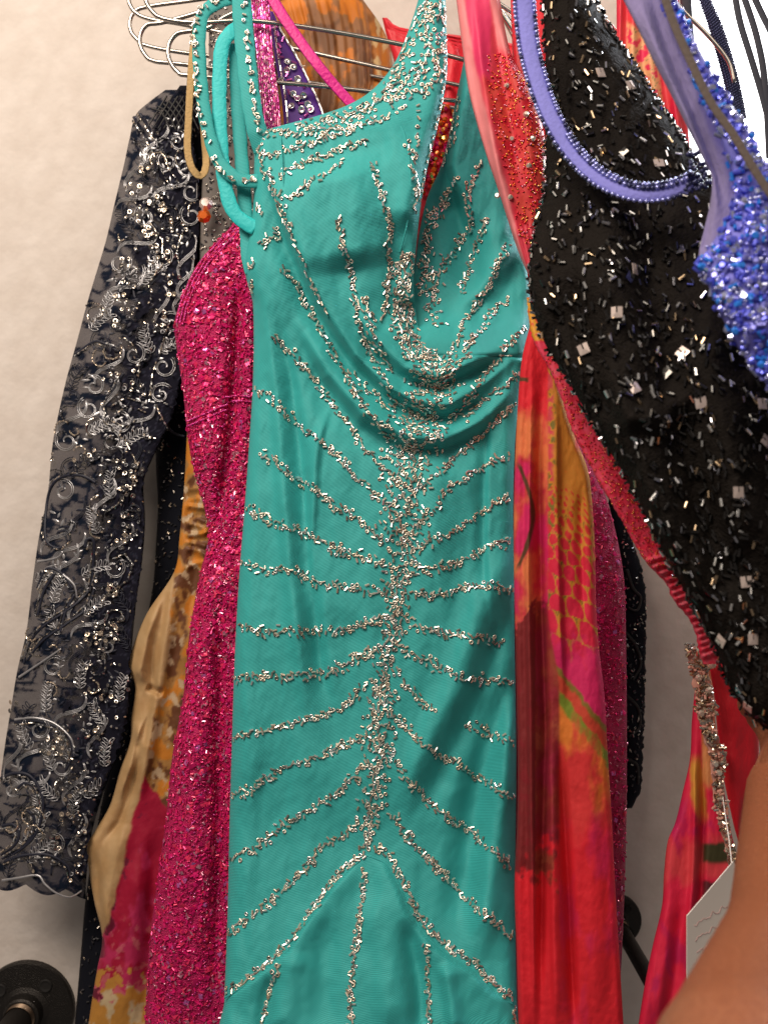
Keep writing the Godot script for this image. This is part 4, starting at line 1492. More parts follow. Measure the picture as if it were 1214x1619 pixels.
func paint_t(px: float, py: float, _u: float) -> Color:
	var f: float = N.dye_fine.get_noise_2d(px * 1.5, py * 1.5)
	if py < 540.0:
		return Color(0.72, 0.32, 0.02) if f > -0.25 else Color(0.65, 0.02, 0.02)
	var c := Color(0.78, 0.018, 0.06).lerp(Color(0.80, 0.06, 0.13), clampf(0.5 + f * 1.5, 0, 1))
	if py > 890.0:
		c = c.lerp(Color(0.72, 0.13, 0.18), 0.5 if f > 0.0 else 0.0)
	return c

func paint_s(px: float, py: float, _u: float) -> Color:
	var n: float = N.dye.get_noise_2d(px * 1.6, py * 0.7)
	var f: float = N.dye_fine.get_noise_2d(px * 0.8, py * 0.6)
	var wx := px + f * 7.0
	var wy := py + n * 40.0 + f * 12.0
	var crim := Color(0.74, 0.008, 0.026)
	var pink := Color(0.70, 0.014, 0.13)
	var orange := Color(0.80, 0.20, 0.07)
	var olive := Color(0.10, 0.045, 0.014)
	# left width of the cloth: red, then pink and orange flower, then dark maroon print with shade painted in
	var left := crim
	var bl := Color(0.64, 0.03, 0.06).lerp(orange, smoothstep(-0.15, 0.35, n + f * 0.2)).lerp(pink, smoothstep(0.0, 0.3, -n))
	left = left.lerp(bl, smoothstep(630.0, 690.0, wy))
	var st := absf(px - 822.0 - 20.0 * sin((py - 740.0) * 0.021))
	left = left.lerp(olive, smoothstep(5.0, 2.0, st + f * 2.0) * smoothstep(728.0, 740.0, py) * smoothstep(906.0, 890.0, py))
	left = left.lerp(olive, smoothstep(5.0, 2.5, absf(py - 600.0 - f * 3.0)) * smoothstep(838.0, 832.0, px))
	left = left.lerp(Color(0.21, 0.010, 0.014), smoothstep(-5.0, 5.0, py - 990.0 + (px - 815.0) * 0.9 + f * 30.0) * (1.0 if px < 846.0 else 0.75))  # maroon print, darkened further by a shadow painted into the colour
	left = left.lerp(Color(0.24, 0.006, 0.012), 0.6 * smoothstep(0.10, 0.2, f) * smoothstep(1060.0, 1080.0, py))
	left = left.lerp(crim, smoothstep(-16.0, 16.0, py - 1380.0 - f * 60.0 - n * 90.0 + (px - 815.0) * 0.6))  # soft lower edge of the painted shadow, back to bright red
	# right width: amber, scales, pink, leaf, then red
	var right := Color(0.62, 0.25, 0.025)
	right = right.lerp(Color(0.66, 0.06, 0.08), smoothstep(880.0, 872.0, wx) * smoothstep(0.0, 0.12, f))
	right = right.lerp(Color(0.20, 0.16, 0.02), smoothstep(880.0, 872.0, wx) * smoothstep(0.10, 0.2, -f))
	# scales that start as dots and grow down the cloth, amber between them, green above
	var yy := maxf(py + f * 7.0 - 735.0 - (px - 866.0) * 0.35, 0.0)
	var rowf := log(1.0 + yy / 46.0) * 8.4
	var row := floorf(rowf)
	var gap := (46.0 + yy) / 8.4
	var colf := (px - 866.0 + f * 3.0) / (gap * 0.92) + 0.5 * fposmod(row, 2.0)
	var cc := Vector2(fposmod(colf, 1.0) - 0.5, rowf - row - 0.55)
	var rad := lerpf(0.20, 0.47, smoothstep(20.0, 150.0, yy))
	var dd := Vector2(cc.x, cc.y * 0.82).length()
	var soft := 0.9 / gap
	right = right.lerp(Color(0.64, 0.035, 0.025).lerp(Color(0.72, 0.012, 0.06), smoothstep(60.0, 160.0, yy)), smoothstep(rad + soft, rad - soft, dd) * smoothstep(22.0, 30.0, yy))
	var gr := smoothstep(soft * 1.3, soft * 0.4, absf(Vector2(cc.x, (cc.y + 0.12) * 0.8).length() - rad - 0.06)) * smoothstep(-0.1, -0.2, cc.y) * smoothstep(-0.25, 0.15, f + 0.1)
	right = right.lerp(Color(0.16, 0.15, 0.02), gr * smoothstep(50.0, 80.0, yy) * 0.9)
	right = right.lerp(pink, smoothstep(-26.0, 26.0, py + f * 40.0 - 1008.0 - (px - 866.0) * 0.3))
	var q := py - (px - 890.0) * 1.25 + f * 10.0
	right = right.lerp(Color(0.24, 0.15, 0.02), smoothstep(1060.0, 1066.0, q))
	right = right.lerp(Color(0.62, 0.06, 0.03), smoothstep(1070.0, 1078.0, q))
	right = right.lerp(Color(0.20, 0.27, 0.02), smoothstep(1098.0, 1104.0, q))
	right = right.lerp(Color(0.76, 0.20, 0.025), smoothstep(1118.0, 1128.0, q))
	right = right.lerp(Color(0.70, 0.03, 0.035), smoothstep(-34.0, 34.0, q - 1158.0 - n * 110.0))
	right = right.lerp(crim.lerp(Color(0.66, 0.010, 0.075), clampf(n * 2.0, 0, 1)), smoothstep(-30.0, 30.0, wy - 1310.0))
	right = right.lerp(crim, smoothstep(912.0, 906.0, -px + 1818.0) * smoothstep(720.0, 700.0, py))
	var edge := 866.0 + (18.0 * smoothstep(960.0, 1100.0, py))
	return left.lerp(right, smoothstep(edge - 2.5, edge + 2.5, px))

func paint_e(px: float, py: float, _u: float) -> Color:
	var n: float = N.dye.get_noise_2d(px * 1.5, py * 0.8)
	var f: float = N.dye_fine.get_noise_2d(px * 0.7, py * 0.4)
	var c := Color(0.72, 0.010, 0.060)
	c = c.lerp(Color(0.54, 0.006, 0.09), smoothstep(0.05, 0.4, -n + f * 0.2) * smoothstep(1240.0, 1290.0, py))
	c = c.lerp(Color(0.72, 0.05, 0.07), smoothstep(1300.0, 1340.0, py + n * 60.0) * smoothstep(1420.0, 1380.0, py + n * 60.0))
	var band := absf(px - 1102.0 - (py - 1230.0) * 0.08)
	c = c.lerp(Color(0.70, 0.32, 0.045), smoothstep(13.0, 5.0, band + f * 7.0) * smoothstep(1188.0, 1212.0, py) * smoothstep(1310.0, 1270.0, py))
	c = c.lerp(Color(0.70, 0.28, 0.10), smoothstep(1106.0, 1112.0, px) * smoothstep(1256.0, 1224.0, py + f * 14.0))
	c = c.lerp(Color(0.05, 0.045, 0.014), smoothstep(1106.0, 1114.0, px) * smoothstep(1330.0, 1336.0, py + f * 4.0) * smoothstep(1368.0, 1360.0, py + f * 4.0))
	c = c.lerp(Color(0.12, 0.012, 0.02), smoothstep(1106.0, 1114.0, px) * smoothstep(1392.0, 1398.0, py - f * 8.0))
	return c

func dyed(s: Sheet, cell: float, which: String) -> ArrayMesh:
	var arr := s.grid(cell)
	var col := PackedColorArray()
	for q in s.pq:
		match which:
			"paint_net":
				col.append(paint_net(q.x, q.y, q.z))
			"paint_lace":
				col.append(paint_lace(q.x, q.y, q.z))
			"paint_top":
				col.append(paint_top(q.x, q.y, q.z))
			"paint":
				col.append(paint(q.x, q.y, q.z))
			"paint_d":
				col.append(paint_d(q.x, q.y, q.z))
			"paint_r":
				col.append(paint_r(q.x, q.y, q.z))
			"paint_t":
				col.append(paint_t(q.x, q.y, q.z))
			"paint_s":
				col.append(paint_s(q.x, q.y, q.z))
			"paint_e":
				col.append(paint_e(q.x, q.y, q.z))
	return s.finish(arr, col)

# ------------------------------------------------------------------ orange and brown floral chiffon gown
func chiffon_gown() -> void:
	var o := thing("floral_chiffon_gown", "brown and orange floral chiffon gown with beige edge and crimson skirt print", "gown", P(300, 1640, 1.2))
	# pleated bodice at the top
	var top := sheet(-20, 215, [-20, 415, 215, 415], [-20, 560, 0, 574, 40, 602, 80, 618, 130, 618, 170, 606, 215, 590], [-20, 1.225, 215, 1.215], 0.010, 24)
	top.bulge = 0.02
	for k in 13:
		var x := 446.0 + k * 12.5
		x += rng.randf_range(-5, 5)
		fold(top, [x - 26 + k * 2.2 + rng.randf_range(-8, 8), -18, x - 4 + k * 1.8, 60, x + 6 + k * 1.2, 130, x + 4, 210], rng.randf_range(0.002, 0.006), 2.5, rng.randf_range(6, 12))
	part(o, "pleated_bodice", dyed(top, 2.0, "paint_top"), M.sheer_print)
	# the long side that shows between the navy sleeve and the magenta gown
	var s := sheet(680, 1650,
		[680, 296, 760, 292, 850, 284, 903, 276, 971, 232, 1031, 208, 1058, 204, 1085, 214, 1136, 208, 1172, 206, 1218, 190, 1273, 174, 1318, 148, 1334, 139, 1382, 142, 1428, 150, 1483, 162, 1533, 154, 1580, 146, 1650, 136],
		[680, 345, 1000, 360, 1650, 330],
		[680, 1.20, 1000, 1.195, 1300, 1.19, 1650, 1.18], 0.010, 14)
	s.wob = 0.004
	s.fine = 0.0006
	fold(s, [277, 905, 262, 1010, 250, 1090, 236, 1180, 214, 1280], 0.012, 12, 8)
	fold(s, [250, 960, 236, 1030, 226, 1080], 0.006, 10, 16)
	fold(s, [232, 1085, 258, 1098], -0.010, 5, 5)
	fold(s, [215, 1140, 225, 1180, 205, 1230], 0.007, 8, 8)
	fold(s, [200, 1300, 176, 1400, 166, 1480], 0.008, 14, 8)
	fold(s, [150, 1340, 156, 1420, 170, 1490], -0.005, 6, 8)
	fold(s, [285, 720, 300, 800, 310, 900, 300, 1000], -0.008, 12, 12)
	fold(s, [225, 1340, 200, 1500, 190, 1640], 0.010, 26, 26)
	fold(s, [250, 1300, 240, 1450, 232, 1640], -0.010, 16, 16)
	fold(s, [258, 940, 232, 1010, 222, 1062, 232, 1090], 0.007, 6, 10)
	fold(s, [244, 1000, 240, 1050, 246, 1096], -0.005, 5, 6)
	fold(s, [240, 1110, 214, 1170, 204, 1220, 186, 1268], 0.006, 5, 9)
	fold(s, [224, 1180, 210, 1240, 190, 1300, 160, 1336], -0.006, 5, 7)
	fold(s, [190, 1310, 168, 1380, 160, 1450, 168, 1500], 0.006, 8, 10)
	for k in 9:
		var ry := 778.0 + k * 14.0 + rng.randf_range(-5, 5)
		fold(s, [292, ry + rng.randf_range(-8, 8), 312, ry - 4, 332, ry + rng.randf_range(-10, 8)], rng.randf_range(0.003, 0.007), 3, rng.randf_range(4, 8))
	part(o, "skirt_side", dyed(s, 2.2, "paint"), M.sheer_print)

# ------------------------------------------------------------------ the small straps behind the teal gown
func back_straps() -> void:
	# grey gown seen between the teal straps, with its tan hanger loop
	var g := thing("grey_sequin_gown", "grey sequined gown glimpsed between the teal shoulder straps", "gown", P(360, 420, 1.17))
	var s := sheet(-15, 430, [-15, 330, 100, 330, 250, 322, 330, 318, 430, 316], [-15, 402, 430, 430], [-15, 1.165, 430, 1.17], 0.008, 16)
	s.wob = 0.004
	part(g, "bodice", s.build(5.0), M.grey_cloth)
	var gb := []
	for k in 700:
		var py := rng.randf_range(-10, 425)
		var px := rng.randf_range(318, 410)
		if s.inside(px, py, 1.0):
			gb.append([bead_on(s, px, py, 0.0012, rng.randf_range(0, TAU), 0.4, 1.0), [0, 1, 2, 1, 2][rng.randi() % 5], 1.0])
	sew(g, "seed_bead", ring_bead(0.0012, 0.0006), [M.silver, M.smoke, M.navy_dark], gb, 0, "seed_bead_field")
	part(g, "hanger_loop", ribbon_mesh([Vector3(310, 40, 1.09), Vector3(303, 110, 1.09), Vector3(299, 180, 1.09), Vector3(297, 235, 1.09), Vector3(304, 266, 1.09), Vector3(317, 278, 1.092), Vector3(326, 262, 1.10), Vector3(323, 210, 1.115), Vector3(320, 150, 1.12)], 6.0, 0.0006, 8), M.tan, "tan ribbon hanger loop")
	var gm := facet_gem(0.017, 0.006)
	for q in [[323, 342, 0.0], [326, 322, 0.4]]:
		var o := MeshInstance3D.new()
		o.name = "gem" if q[2] == 0.0 else "gem_001"
		o.mesh = gm
		o.material_override = M.orange_glass if q[2] == 0.0 else M.pearl_square
		g.add_child(o, true)
		o.transform = Transform3D(Basis(Vector3(0, 0, 1), q[2]), P(q[0], q[1], 1.145) - g.position)
	# purple gown
	var p := thing("purple_gown", "purple gown strap sewn with silver discs behind teal neckline", "gown", P(470, 230, 1.13))
	var ps := sheet(18, 250, [18, 424, 100, 436, 160, 446, 250, 452], [18, 432, 50, 446, 90, 470, 130, 490, 170, 508, 250, 530], [18, 1.135, 250, 1.13], 0.006, 12)
	part(p, "strap", ps.build(4.0), M.purple)
	var cs := []
	var pb := []
	for q in [[454, 100], [455, 112], [463, 108], [447, 128], [470, 126], [463, 150], [472, 158], [480, 152], [462, 170], [486, 166], [477, 174], [492, 174]]:
		cs.append([bead_on(ps, q[0], q[1], 0.002, 0, 0.3, 1.0), 0, 1.0])
	for k in 42:
		var py := 45.0 + k * 4.6
		pb.append([bead_on(ps, curve_at(ps.r, py) - 3.0, py, 0.0015, -1.0, 0.2, 1.0), 0, 1.0])
		if k % 2 == 0:
			pb.append([bead_on(ps, curve_at(ps.l, py) + 7.0, py, 0.0015, -1.5, 0.2, 1.0), 0, 1.0])
			pb.append([bead_on(ps, rng.randf_range(curve_at(ps.l, py) + 6.0, curve_at(ps.r, py) - 5.0), py, 0.0015, rng.randf_range(0, 6), 0.3, 1.0), 1, 1.0])
	sew(p, "cup_sequin", cup_sequin(0.0042), [M.silver], cs, 50, "cup_sequin_field")
	sew(p, "bugle_bead", bugle(0.0062, 0.0014), [M.silver, M.mag3], pb, 150, "bugle_bead_field")
	# hot pink ribbon across the hangers
	var rb := thing("pink_ribbon", "hot pink satin ribbon slanting across the chrome hangers", "ribbon", P(560, 170, 1.07))
	part(rb, "band", ribbon_mesh([Vector3(415, -30, 1.07), Vector3(444, 20, 1.07), Vector3(475, 66, 1.07), Vector3(502, 102, 1.07), Vector3(530, 136, 1.075), Vector3(562, 172, 1.08), Vector3(590, 210, 1.085)], 9.0, 0.0012, 8, 0.9), M.hot_pink)
	# crimson gown seen through the keyhole and beside the shoulder strap
	var c := thing("crimson_gown", "crimson beaded gown glimpsed through the teal keyhole opening", "gown", P(740, 430, 1.18))
	var cz := sheet(28, 440, [28, 604, 60, 612, 100, 624, 140, 634, 440, 620], [28, 612, 45, 640, 60, 760, 80, 850, 140, 875, 440, 870], [28, 1.18, 440, 1.17], 0.012, 20)
	cz.wob = 0.01
	fold(cz, [720, 40, 715, 110, 706, 200], 0.008, 8, 10)
	part(c, "bodice", cz.build(5.0), M.red_satin)
	var cb := []
	for k in 160:
		var px := rng.randf_range(668, 716)
		var py := rng.randf_range(165, 340)
		if cz.inside(px, py, 1.0):
			cb.append([bead_on(cz, px, py, 0.003, rng.randf_range(0, 6), 0.5, 1.0), rng.randi() % 4, 1.0])
	sew(c, "bead", facet_gem(0.007, 0.003), [M.orange_glass, M.red_glass, M.gold, M.mag5], cb, 60, "bead_field")

# ------------------------------------------------------------------ red floral gown
func red_gown() -> void:
	var o := thing("red_floral_gown", "red and pink floral print gown with glittering coral drape", "gown", P(900, 1640, 1.0))
	# coral drape at the top
	var d := sheet(-20, 455,
		[-20, 718, 0, 721, 100, 734, 150, 742, 200, 755, 250, 770, 300, 787, 350, 803, 390, 816, 420, 828, 455, 846],
		[-20, 784, 0, 790, 50, 799, 90, 810, 140, 838, 200, 857, 250, 863, 300, 863, 345, 855, 400, 846, 455, 850],
		[-20, 0.985, 200, 0.98, 455, 0.99], 0.012, 16)
	fold(d, [748, -18, 760, 100, 778, 220, 800, 330, 826, 420], 0.006, 9, 5)
	fold(d, [738, 60, 752, 160, 776, 270], -0.004, 7, 7)
	fold(d, [775, 0, 790, 100, 806, 200, 822, 300], -0.005, 8, 8)
	fold(d, [790, 20, 812, 110, 836, 220, 842, 330], 0.005, 10, 10)
	for k in 5:
		fold(d, [806 + k * 8, 350, 820 + k * 6, 390, 836 + k * 3, 440], 0.004, 2.5, 4)
	d.wob = 0.003
	part(o, "drape", dyed(d, 3.0, "paint_d"), M.sheer_print)
	var gl := []
	for k in 1500:
		var px := rng.randf_range(770, 866)
		var py := rng.randf_range(85, 385)
		var u := (px - curve_at(d.l, py)) / (curve_at(d.r, py) - curve_at(d.l, py))
		if d.inside(px, py, 1.0) and u > 0.25 and rng.randf() < 0.25 + u * 0.8:
			gl.append([bead_on(d, px, py, 0.0006, rng.randf_range(0, 6), 0.8, rng.randf_range(0.7, 1.3)), [0, 1, 1, 2, 1, 3][rng.randi() % 6], 1.0])
	sew(o, "glitter", seed_bead(0.0009), [M.gold, M.red_glass, M.orange_glass, M.mag4], gl, 0, "glitter_field")
	var cr := []
	for q in [[802, 136], [831, 181], [841, 220], [809, 220], [806, 312], [836, 262], [786, 310]]:
		cr.append([bead_on(d, q[0], q[1], 0.001, 0.3, 0.3, 1.0), 0, 1.0])
	sew(o, "crystal", facet_gem(0.0062, 0.0024), [M.champagne], cr, 20, "crystal_field")
	# flat red satin band at the top
	var sb := sheet(-20, 150, [-20, 806, 150, 812], [-20, 866, 150, 869], [-20, 1.0, 150, 1.0], 0.006, 12)
	part(o, "satin_band", sb.build(6.0), M.red_satin)
	# ruched and printed bands right of the black gown
	var rc := sheet(-20, 235, [-20, 974, 60, 974, 100, 974, 235, 1000], [-20, 1072, 60, 1076, 140, 1082, 235, 1090], [-20, 1.02, 235, 1.02], 0.008, 12)
	rc.wave = 0.004
	rc.wave_n = 4.0
	part(o, "ruched_band", dyed(rc, 1.8, "paint_r"), M.sheer_print)
	# glitter trim running along the edge of the black gown
	var tr := sheet(470, 1050,
		[470, 832, 520, 838, 552, 849, 580, 866, 623, 884, 677, 902, 712, 919, 766, 948, 820, 980, 880, 1014, 900, 1030, 922, 1052, 950, 1064, 972, 1084, 1000, 1098, 1030, 1104, 1050, 1110],
		[470, 870, 545, 900, 600, 935, 700, 995, 800, 1050, 900, 1100, 1000, 1150, 1050, 1165],
		[470, 0.90, 800, 0.865, 1050, 0.88], 0.006, 8)
	tr.wob = 0.003
	tr.ragged = 2.5
	for k in 16:
		var y := 885.0 + k * 10.0
		var x := curve_at(tr.l, y)
		fold(tr, [x - 4, y + 6, x + 18, y - 2, x + 40, y - 8], 0.004, 3, 4)
	part(o, "glitter_trim", dyed(tr, 2.8, "paint_t"), M.sheer_print)
	var gt := []
	for k in 800:
		var py := rng.randf_range(560, 900)
		var px := curve_at(tr.l, py) + rng.randf_range(1, 46)
		if tr.inside(px, py, 1.0):
			gt.append([bead_on(tr, px, py, 0.0005, 0, 0.8, rng.randf_range(0.6, 1.1)), [0, 1, 2, 1, 1][rng.randi() % 5], 1.0])
	sew(o, "glitter", seed_bead(0.0007), [M.gold, M.red_glass, M.orange_glass], gt, 0, "glitter_field")
	# the long printed panels
	var s := sheet(480, 1650,
		[480, 846, 520, 836, 560, 826, 600, 821, 700, 815, 800, 812, 900, 812, 1000, 814, 1200, 818, 1300, 817, 1400, 813, 1500, 816, 1650, 820],
		[480, 858, 560, 868, 600, 882, 640, 893, 690, 908, 740, 928, 800, 936, 870, 940, 960, 942, 1020, 946, 1100, 955, 1190, 960, 1300, 967, 1400, 972, 1500, 978, 1650, 987],
		[480, 0.985, 800, 0.995, 1200, 0.99, 1650, 0.975], 0.012, 10)
	s.wob = 0.003
	s.fine = 0.0007
	fold(s, [842, 560, 838, 700, 834, 900, 838, 1100, 840, 1300, 846, 1640], 0.010, 8, 5)
	fold(s, [856, 600, 852, 760, 856, 960, 862, 1150, 858, 1320, 852, 1640], -0.014, 6, 8)
	fold(s, [878, 620, 880, 800, 884, 960, 890, 1120], 0.009, 5, 14)
	fold(s, [885, 1160, 892, 1300, 900, 1450, 908, 1640], -0.016, 7, 8)
	fold(s, [872, 1200, 874, 1400, 880, 1640], 0.008, 12, 6)
	fold(s, [925, 1000, 932, 1250, 945, 1640], 0.006, 20, 20)
	fold(s, [918, 760, 918, 860, 922, 980], -0.005, 5, 8)
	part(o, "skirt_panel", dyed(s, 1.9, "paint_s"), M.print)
	# the side swept to the right
	var e := sheet(1030, 1650,
		[1030, 1106, 1090, 1098, 1140, 1093, 1200, 1090, 1250, 1079, 1300, 1067, 1330, 1055, 1380, 1049, 1430, 1046, 1500, 1030, 1560, 1018, 1650, 1004],
		[1030, 1122, 1140, 1130, 1200, 1138, 1300, 1152, 1400, 1175, 1650, 1200],
		[1030, 1.03, 1400, 1.0, 1650, 0.98], 0.012, 12)
	e.wob = 0.004
	fold(e, [1108, 1180, 1112, 1280, 1108, 1400, 1100, 1500], -0.010, 5, 8)
	fold(e, [1098, 1180, 1098, 1280, 1094, 1400, 1080, 1560], 0.008, 12, 5)
	fold(e, [1060, 1400, 1052, 1500, 1036, 1620], 0.006, 10, 14)
	fold(e, [1080, 1430, 1066, 1540, 1050, 1640], -0.006, 8, 10)
	part(o, "skirt_side", dyed(e, 2.6, "paint_e"), M.print)
	var sf := sheet(1040, 1330, [1040, 1118, 1100, 1128, 1200, 1138, 1300, 1158, 1330, 1166], [1040, 1140, 1080, 1172, 1120, 1194, 1180, 1199, 1230, 1196, 1270, 1180, 1300, 1172, 1330, 1170], [1040, 0.99, 1330, 0.985], 0.008, 14)
	sf.wob = 0.004
	fold(sf, [1165, 1080, 1160, 1180, 1165, 1300], 0.006, 16, 16)
	part(o, "satin_lining", sf.build(4.0), M.red_satin)
	# crystal trim on blush net
	var tpath := [Vector3(1100, 1022, 0.965), Vector3(1106, 1060, 0.96), Vector3(1112, 1110, 0.958), Vector3(1118, 1150, 0.957), Vector3(1131, 1195, 0.957), Vector3(1134, 1250, 0.957), Vector3(1143, 1305, 0.957), Vector3(1158, 1368, 0.957)]
	part(o, "blush_net_trim", ribbon_mesh(tpath, 15.0, 0.004, 12, 0.3, 0.14), M.blush)
	var tb := []
	var tp := smooth_path(tpath, 2.0)
	for i in tp.size():
		var f := i / float(tp.size())
		for k in (4 if f < 0.4 else 2):
			var w := lerpf(0.0095, 0.003, f) * (1.0 + 0.35 * sin(i * 0.16) + 0.2 * sin(i * 0.41))
			var q := tp[i] + Vector3(rng.randf_range(-1, 1) * w, rng.randf_range(-0.003, 0.003), rng.randf_range(0.002, 0.005))
			tb.append([Transform3D(Basis(Quaternion(Vector3(rng.randf_range(-1, 1), rng.randf_range(-1, 1), rng.randf_range(-1, 1)).normalized(), rng.randf_range(0, TAU))), q), rng.randi() % 4, 1.0])
	sew(o, "crystal_bead", bugle(0.0050, 0.0013), [M.champagne2, M.bronze, M.smoke, M.blush], tb, 200, "crystal_bead_field")
	var cg := []
	for q in [[1126, 1052], [1104, 1072], [1120, 1092], [1108, 1128], [1130, 1208], [1136, 1222]]:
		cg.append([Transform3D(Basis.IDENTITY, P(q[0], q[1], 0.951)), 0, 1.0])
	sew(o, "trim_stone", facet_gem(0.0075, 0.003), [M.champagne], cg, 20, "trim_stone_field")

# ------------------------------------------------------------------ blue beaded gown and neighbours
func blue_gown() -> void:
	var o := thing("blue_beaded_gown", "periwinkle gown crusted with blue beads nearest at right edge", "gown", P(1200, 620, 0.72))
	# lavender lining and wide strap
	var l := sheet(-20, 425,
		[-20, 978, 0, 985, 50, 1010, 100, 1034, 150, 1060, 200, 1085, 250, 1110, 280, 1124, 320, 1122, 360, 1113, 400, 1104, 425, 1106],
		[-20, 1040, 0, 1050, 80, 1090, 150, 1118, 220, 1146, 280, 1166, 330, 1172, 380, 1160, 425, 1140],
		[-20, 0.77, 200, 0.75, 425, 0.73], 0.008, 12)
	l.wob = 0.003
	fold(l, [1005, -18, 1040, 80, 1085, 180, 1122, 280, 1136, 340], 0.008, 8, 8)
	fold(l, [1024, -18, 1058, 90, 1100, 190, 1134, 280, 1146, 340], -0.007, 7, 7)
	fold(l, [1120, 300, 1118, 350, 1110, 410], -0.006, 6, 10)
	part(o, "strap_lining", l.build(3.5), M.lavender, "dull lavender inside of the strap")
	# beaded front
	var s := sheet(-20, 660,
		[-20, 1036, 0, 1044, 80, 1082, 150, 1108, 220, 1138, 280, 1158, 330, 1156, 370, 1134, 400, 1114, 420, 1102, 450, 1118, 500, 1140, 550, 1166, 600, 1204, 660, 1260],
		[-20, 1060, 0, 1070, 80, 1106, 150, 1146, 200, 1178, 250, 1206, 290, 1240, 350, 1320, 660, 1340],
		[-20, 0.75, 250, 0.72, 660, 0.70], 0.012, 18)
	s.wob = 0.004
	fold(s, [1190, 330, 1180, 450, 1210, 560], 0.012, 40, 40)
	part(o, "bodice", s.build(4.0), M.blue)
	var bu := []
	var gm := []
	var sd := []
	for k in 3200:
		var py := rng.randf_range(-15, 650)
		var px := rng.randf_range(1036, 1270)
		if not s.inside(px, py, 0.5):
			continue
		var a := rng.randf_range(0, TAU)
		var dim := py > 430.0 and px < 1100.0 + (py - 380.0) * 0.55
		var roll := rng.randf()
		if roll < 0.40:
			bu.append([bead_on(s, px, py, 0.0018, a, 0.7, rng.randf_range(0.7, 1.1)), rng.randi() % 5, 1.0])
		elif roll < 0.62:
			gm.append([bead_on(s, px, py, 0.0015, a, 0.6, rng.randf_range(0.7, 1.2)), rng.randi() % 5, 1.0])
		else:
			sd.append([bead_on(s, px, py, 0.0016, a, 0.5, rng.randf_range(0.7, 1.2)), (rng.randi() % 4 if not dim else 2), 1.0])
	sew(o, "bugle_bead", bugle(0.0062, 0.0016), [M.blue1, M.blue2, M.blue4, M.blue1, M.blue3], bu, 200, "bugle_bead_field")
	sew(o, "cut_stone", facet_gem(0.0062, 0.0026), [M.blue1, M.blue2, M.blue3, M.blue1, M.blue4], gm, 200, "cut_stone_field")
	sew(o, "round_bead", seed_bead(0.0017), [M.blue2, M.blue4, M.pearl_blue, M.blue1], sd, 150, "round_bead_field")
	# swinging strap with a string of beads on both edges
	var path := [Vector3(826, -30, 0.82), Vector3(829, 20, 0.82), Vector3(836, 80, 0.815), Vector3(852, 140, 0.81), Vector3(872, 190, 0.805), Vector3(905, 243, 0.80), Vector3(950, 284, 0.79), Vector3(1005, 305, 0.78), Vector3(1055, 302, 0.775), Vector3(1100, 284, 0.77)]
	part(o, "loose_strap", ribbon_mesh(path, 15.0, 0.005, 12, 0.75, 0.02), M.periwinkle)
	var fine := smooth_path(path, 2.0)
	var run := 0.0
	var beads := []
	for i in range(1, fine.size()):
		run += fine[i].distance_to(fine[i - 1])
		if run > 0.0034:
			run = 0.0
			var t := (fine[i] - fine[i - 1]).normalized()
			var side := t.cross(Vector3(0, 0, 1)).normalized()
			var w := lerpf(0.0085, 0.0065, i / float(fine.size()))
			for e in [-1.0, 1.0]:
				for row in (2 if i > fine.size() * 0.5 and e < 0.0 else 1):
					beads.append([Transform3D(Basis.IDENTITY, fine[i] + side * (e * w - e * row * 0.0032) + Vector3(0, 0, 0.0018 + row * 0.001)), rng.randi() % 3, 1.0])
	for k in 46:
		var a := rng.randf_range(0, TAU)
		beads.append([Transform3D(Basis.IDENTITY, P(1104, 272, 0.765) + Vector3(rng.randf_range(-0.012, 0.007), rng.randf_range(-0.016, 0.018), rng.randf_range(-0.002, 0.006))), 2, 1.0])
	sew(o, "edge_bead", seed_bead(0.0020), [M.pearl_blue, M.pearl_blue, M.navy_bead], beads, 300, "edge_bead_field")
	# brown cord in front of the beaded strap
	var cd := thing("brown_cord", "dull brown cord strap crossing over the blue beads", "cord", P(1214, 300, 0.70))
	part(cd, "band", ribbon_mesh([Vector3(1042, -30, 0.69), Vector3(1062, 30, 0.69), Vector3(1088, 90, 0.69), Vector3(1122, 160, 0.69), Vector3(1160, 215, 0.69), Vector3(1196, 275, 0.69), Vector3(1240, 340, 0.69)], 7.0, 0.0015, 10), crumpled(mat(lin(0.11, 0.085, 0.075), 0.9), 30.0, 0.04))
	# navy beaded strap behind, against the window
	var nb := thing("navy_strap_gown", "dark navy strap of tiny beads hanging against the window", "gown", P(1170, 260, 1.0))
	var ns := sheet(-20, 300, [-20, 1100, 0, 1106, 42, 1120, 125, 1143, 200, 1158, 300, 1164], [-20, 1116, 0, 1122, 42, 1141, 125, 1166, 200, 1180, 300, 1186], [-20, 1.0, 300, 1.0], 0.006, 10)
	part(nb, "strap", ns.build(4.0), M.dark_ribbon)
	var nbd := []
	for c in 7:
		for i in 76:
			var py := -16.0 + i * 4.1 + (c % 2) * 2.0
			var px := lerpf(curve_at(ns.l, py), curve_at(ns.r, py), (c + 0.5) / 7.0)
			nbd.append([bead_on(ns, px, py, 0.0008, 0, 0.2, 1.0), 0, 1.0])
	sew(nb, "seed_bead", seed_bead(0.0014), [M.navy_bead], nbd, 300, "seed_bead_field")
	part(nb, "ribbon", ribbon_mesh([Vector3(1082, -30, 1.03), Vector3(1088, 60, 1.03), Vector3(1106, 160, 1.03), Vector3(1130, 260, 1.03)], 9.0, 0.002, 8), M.dark_ribbon)
	var rp := [[[1158, -30, 1168, 30, 1186, 90, 1204, 150, 1222, 220], "thin dark hanging ribbon leftmost against the bright window"], [[1166, -30, 1184, 20, 1196, 60, 1206, 110, 1212, 180, 1216, 260], "thin dark hanging ribbon between its two neighbours before the window"], [[1180, -30, 1200, 14, 1222, 60, 1240, 110], "thin dark hanging ribbon in the top right corner"]]
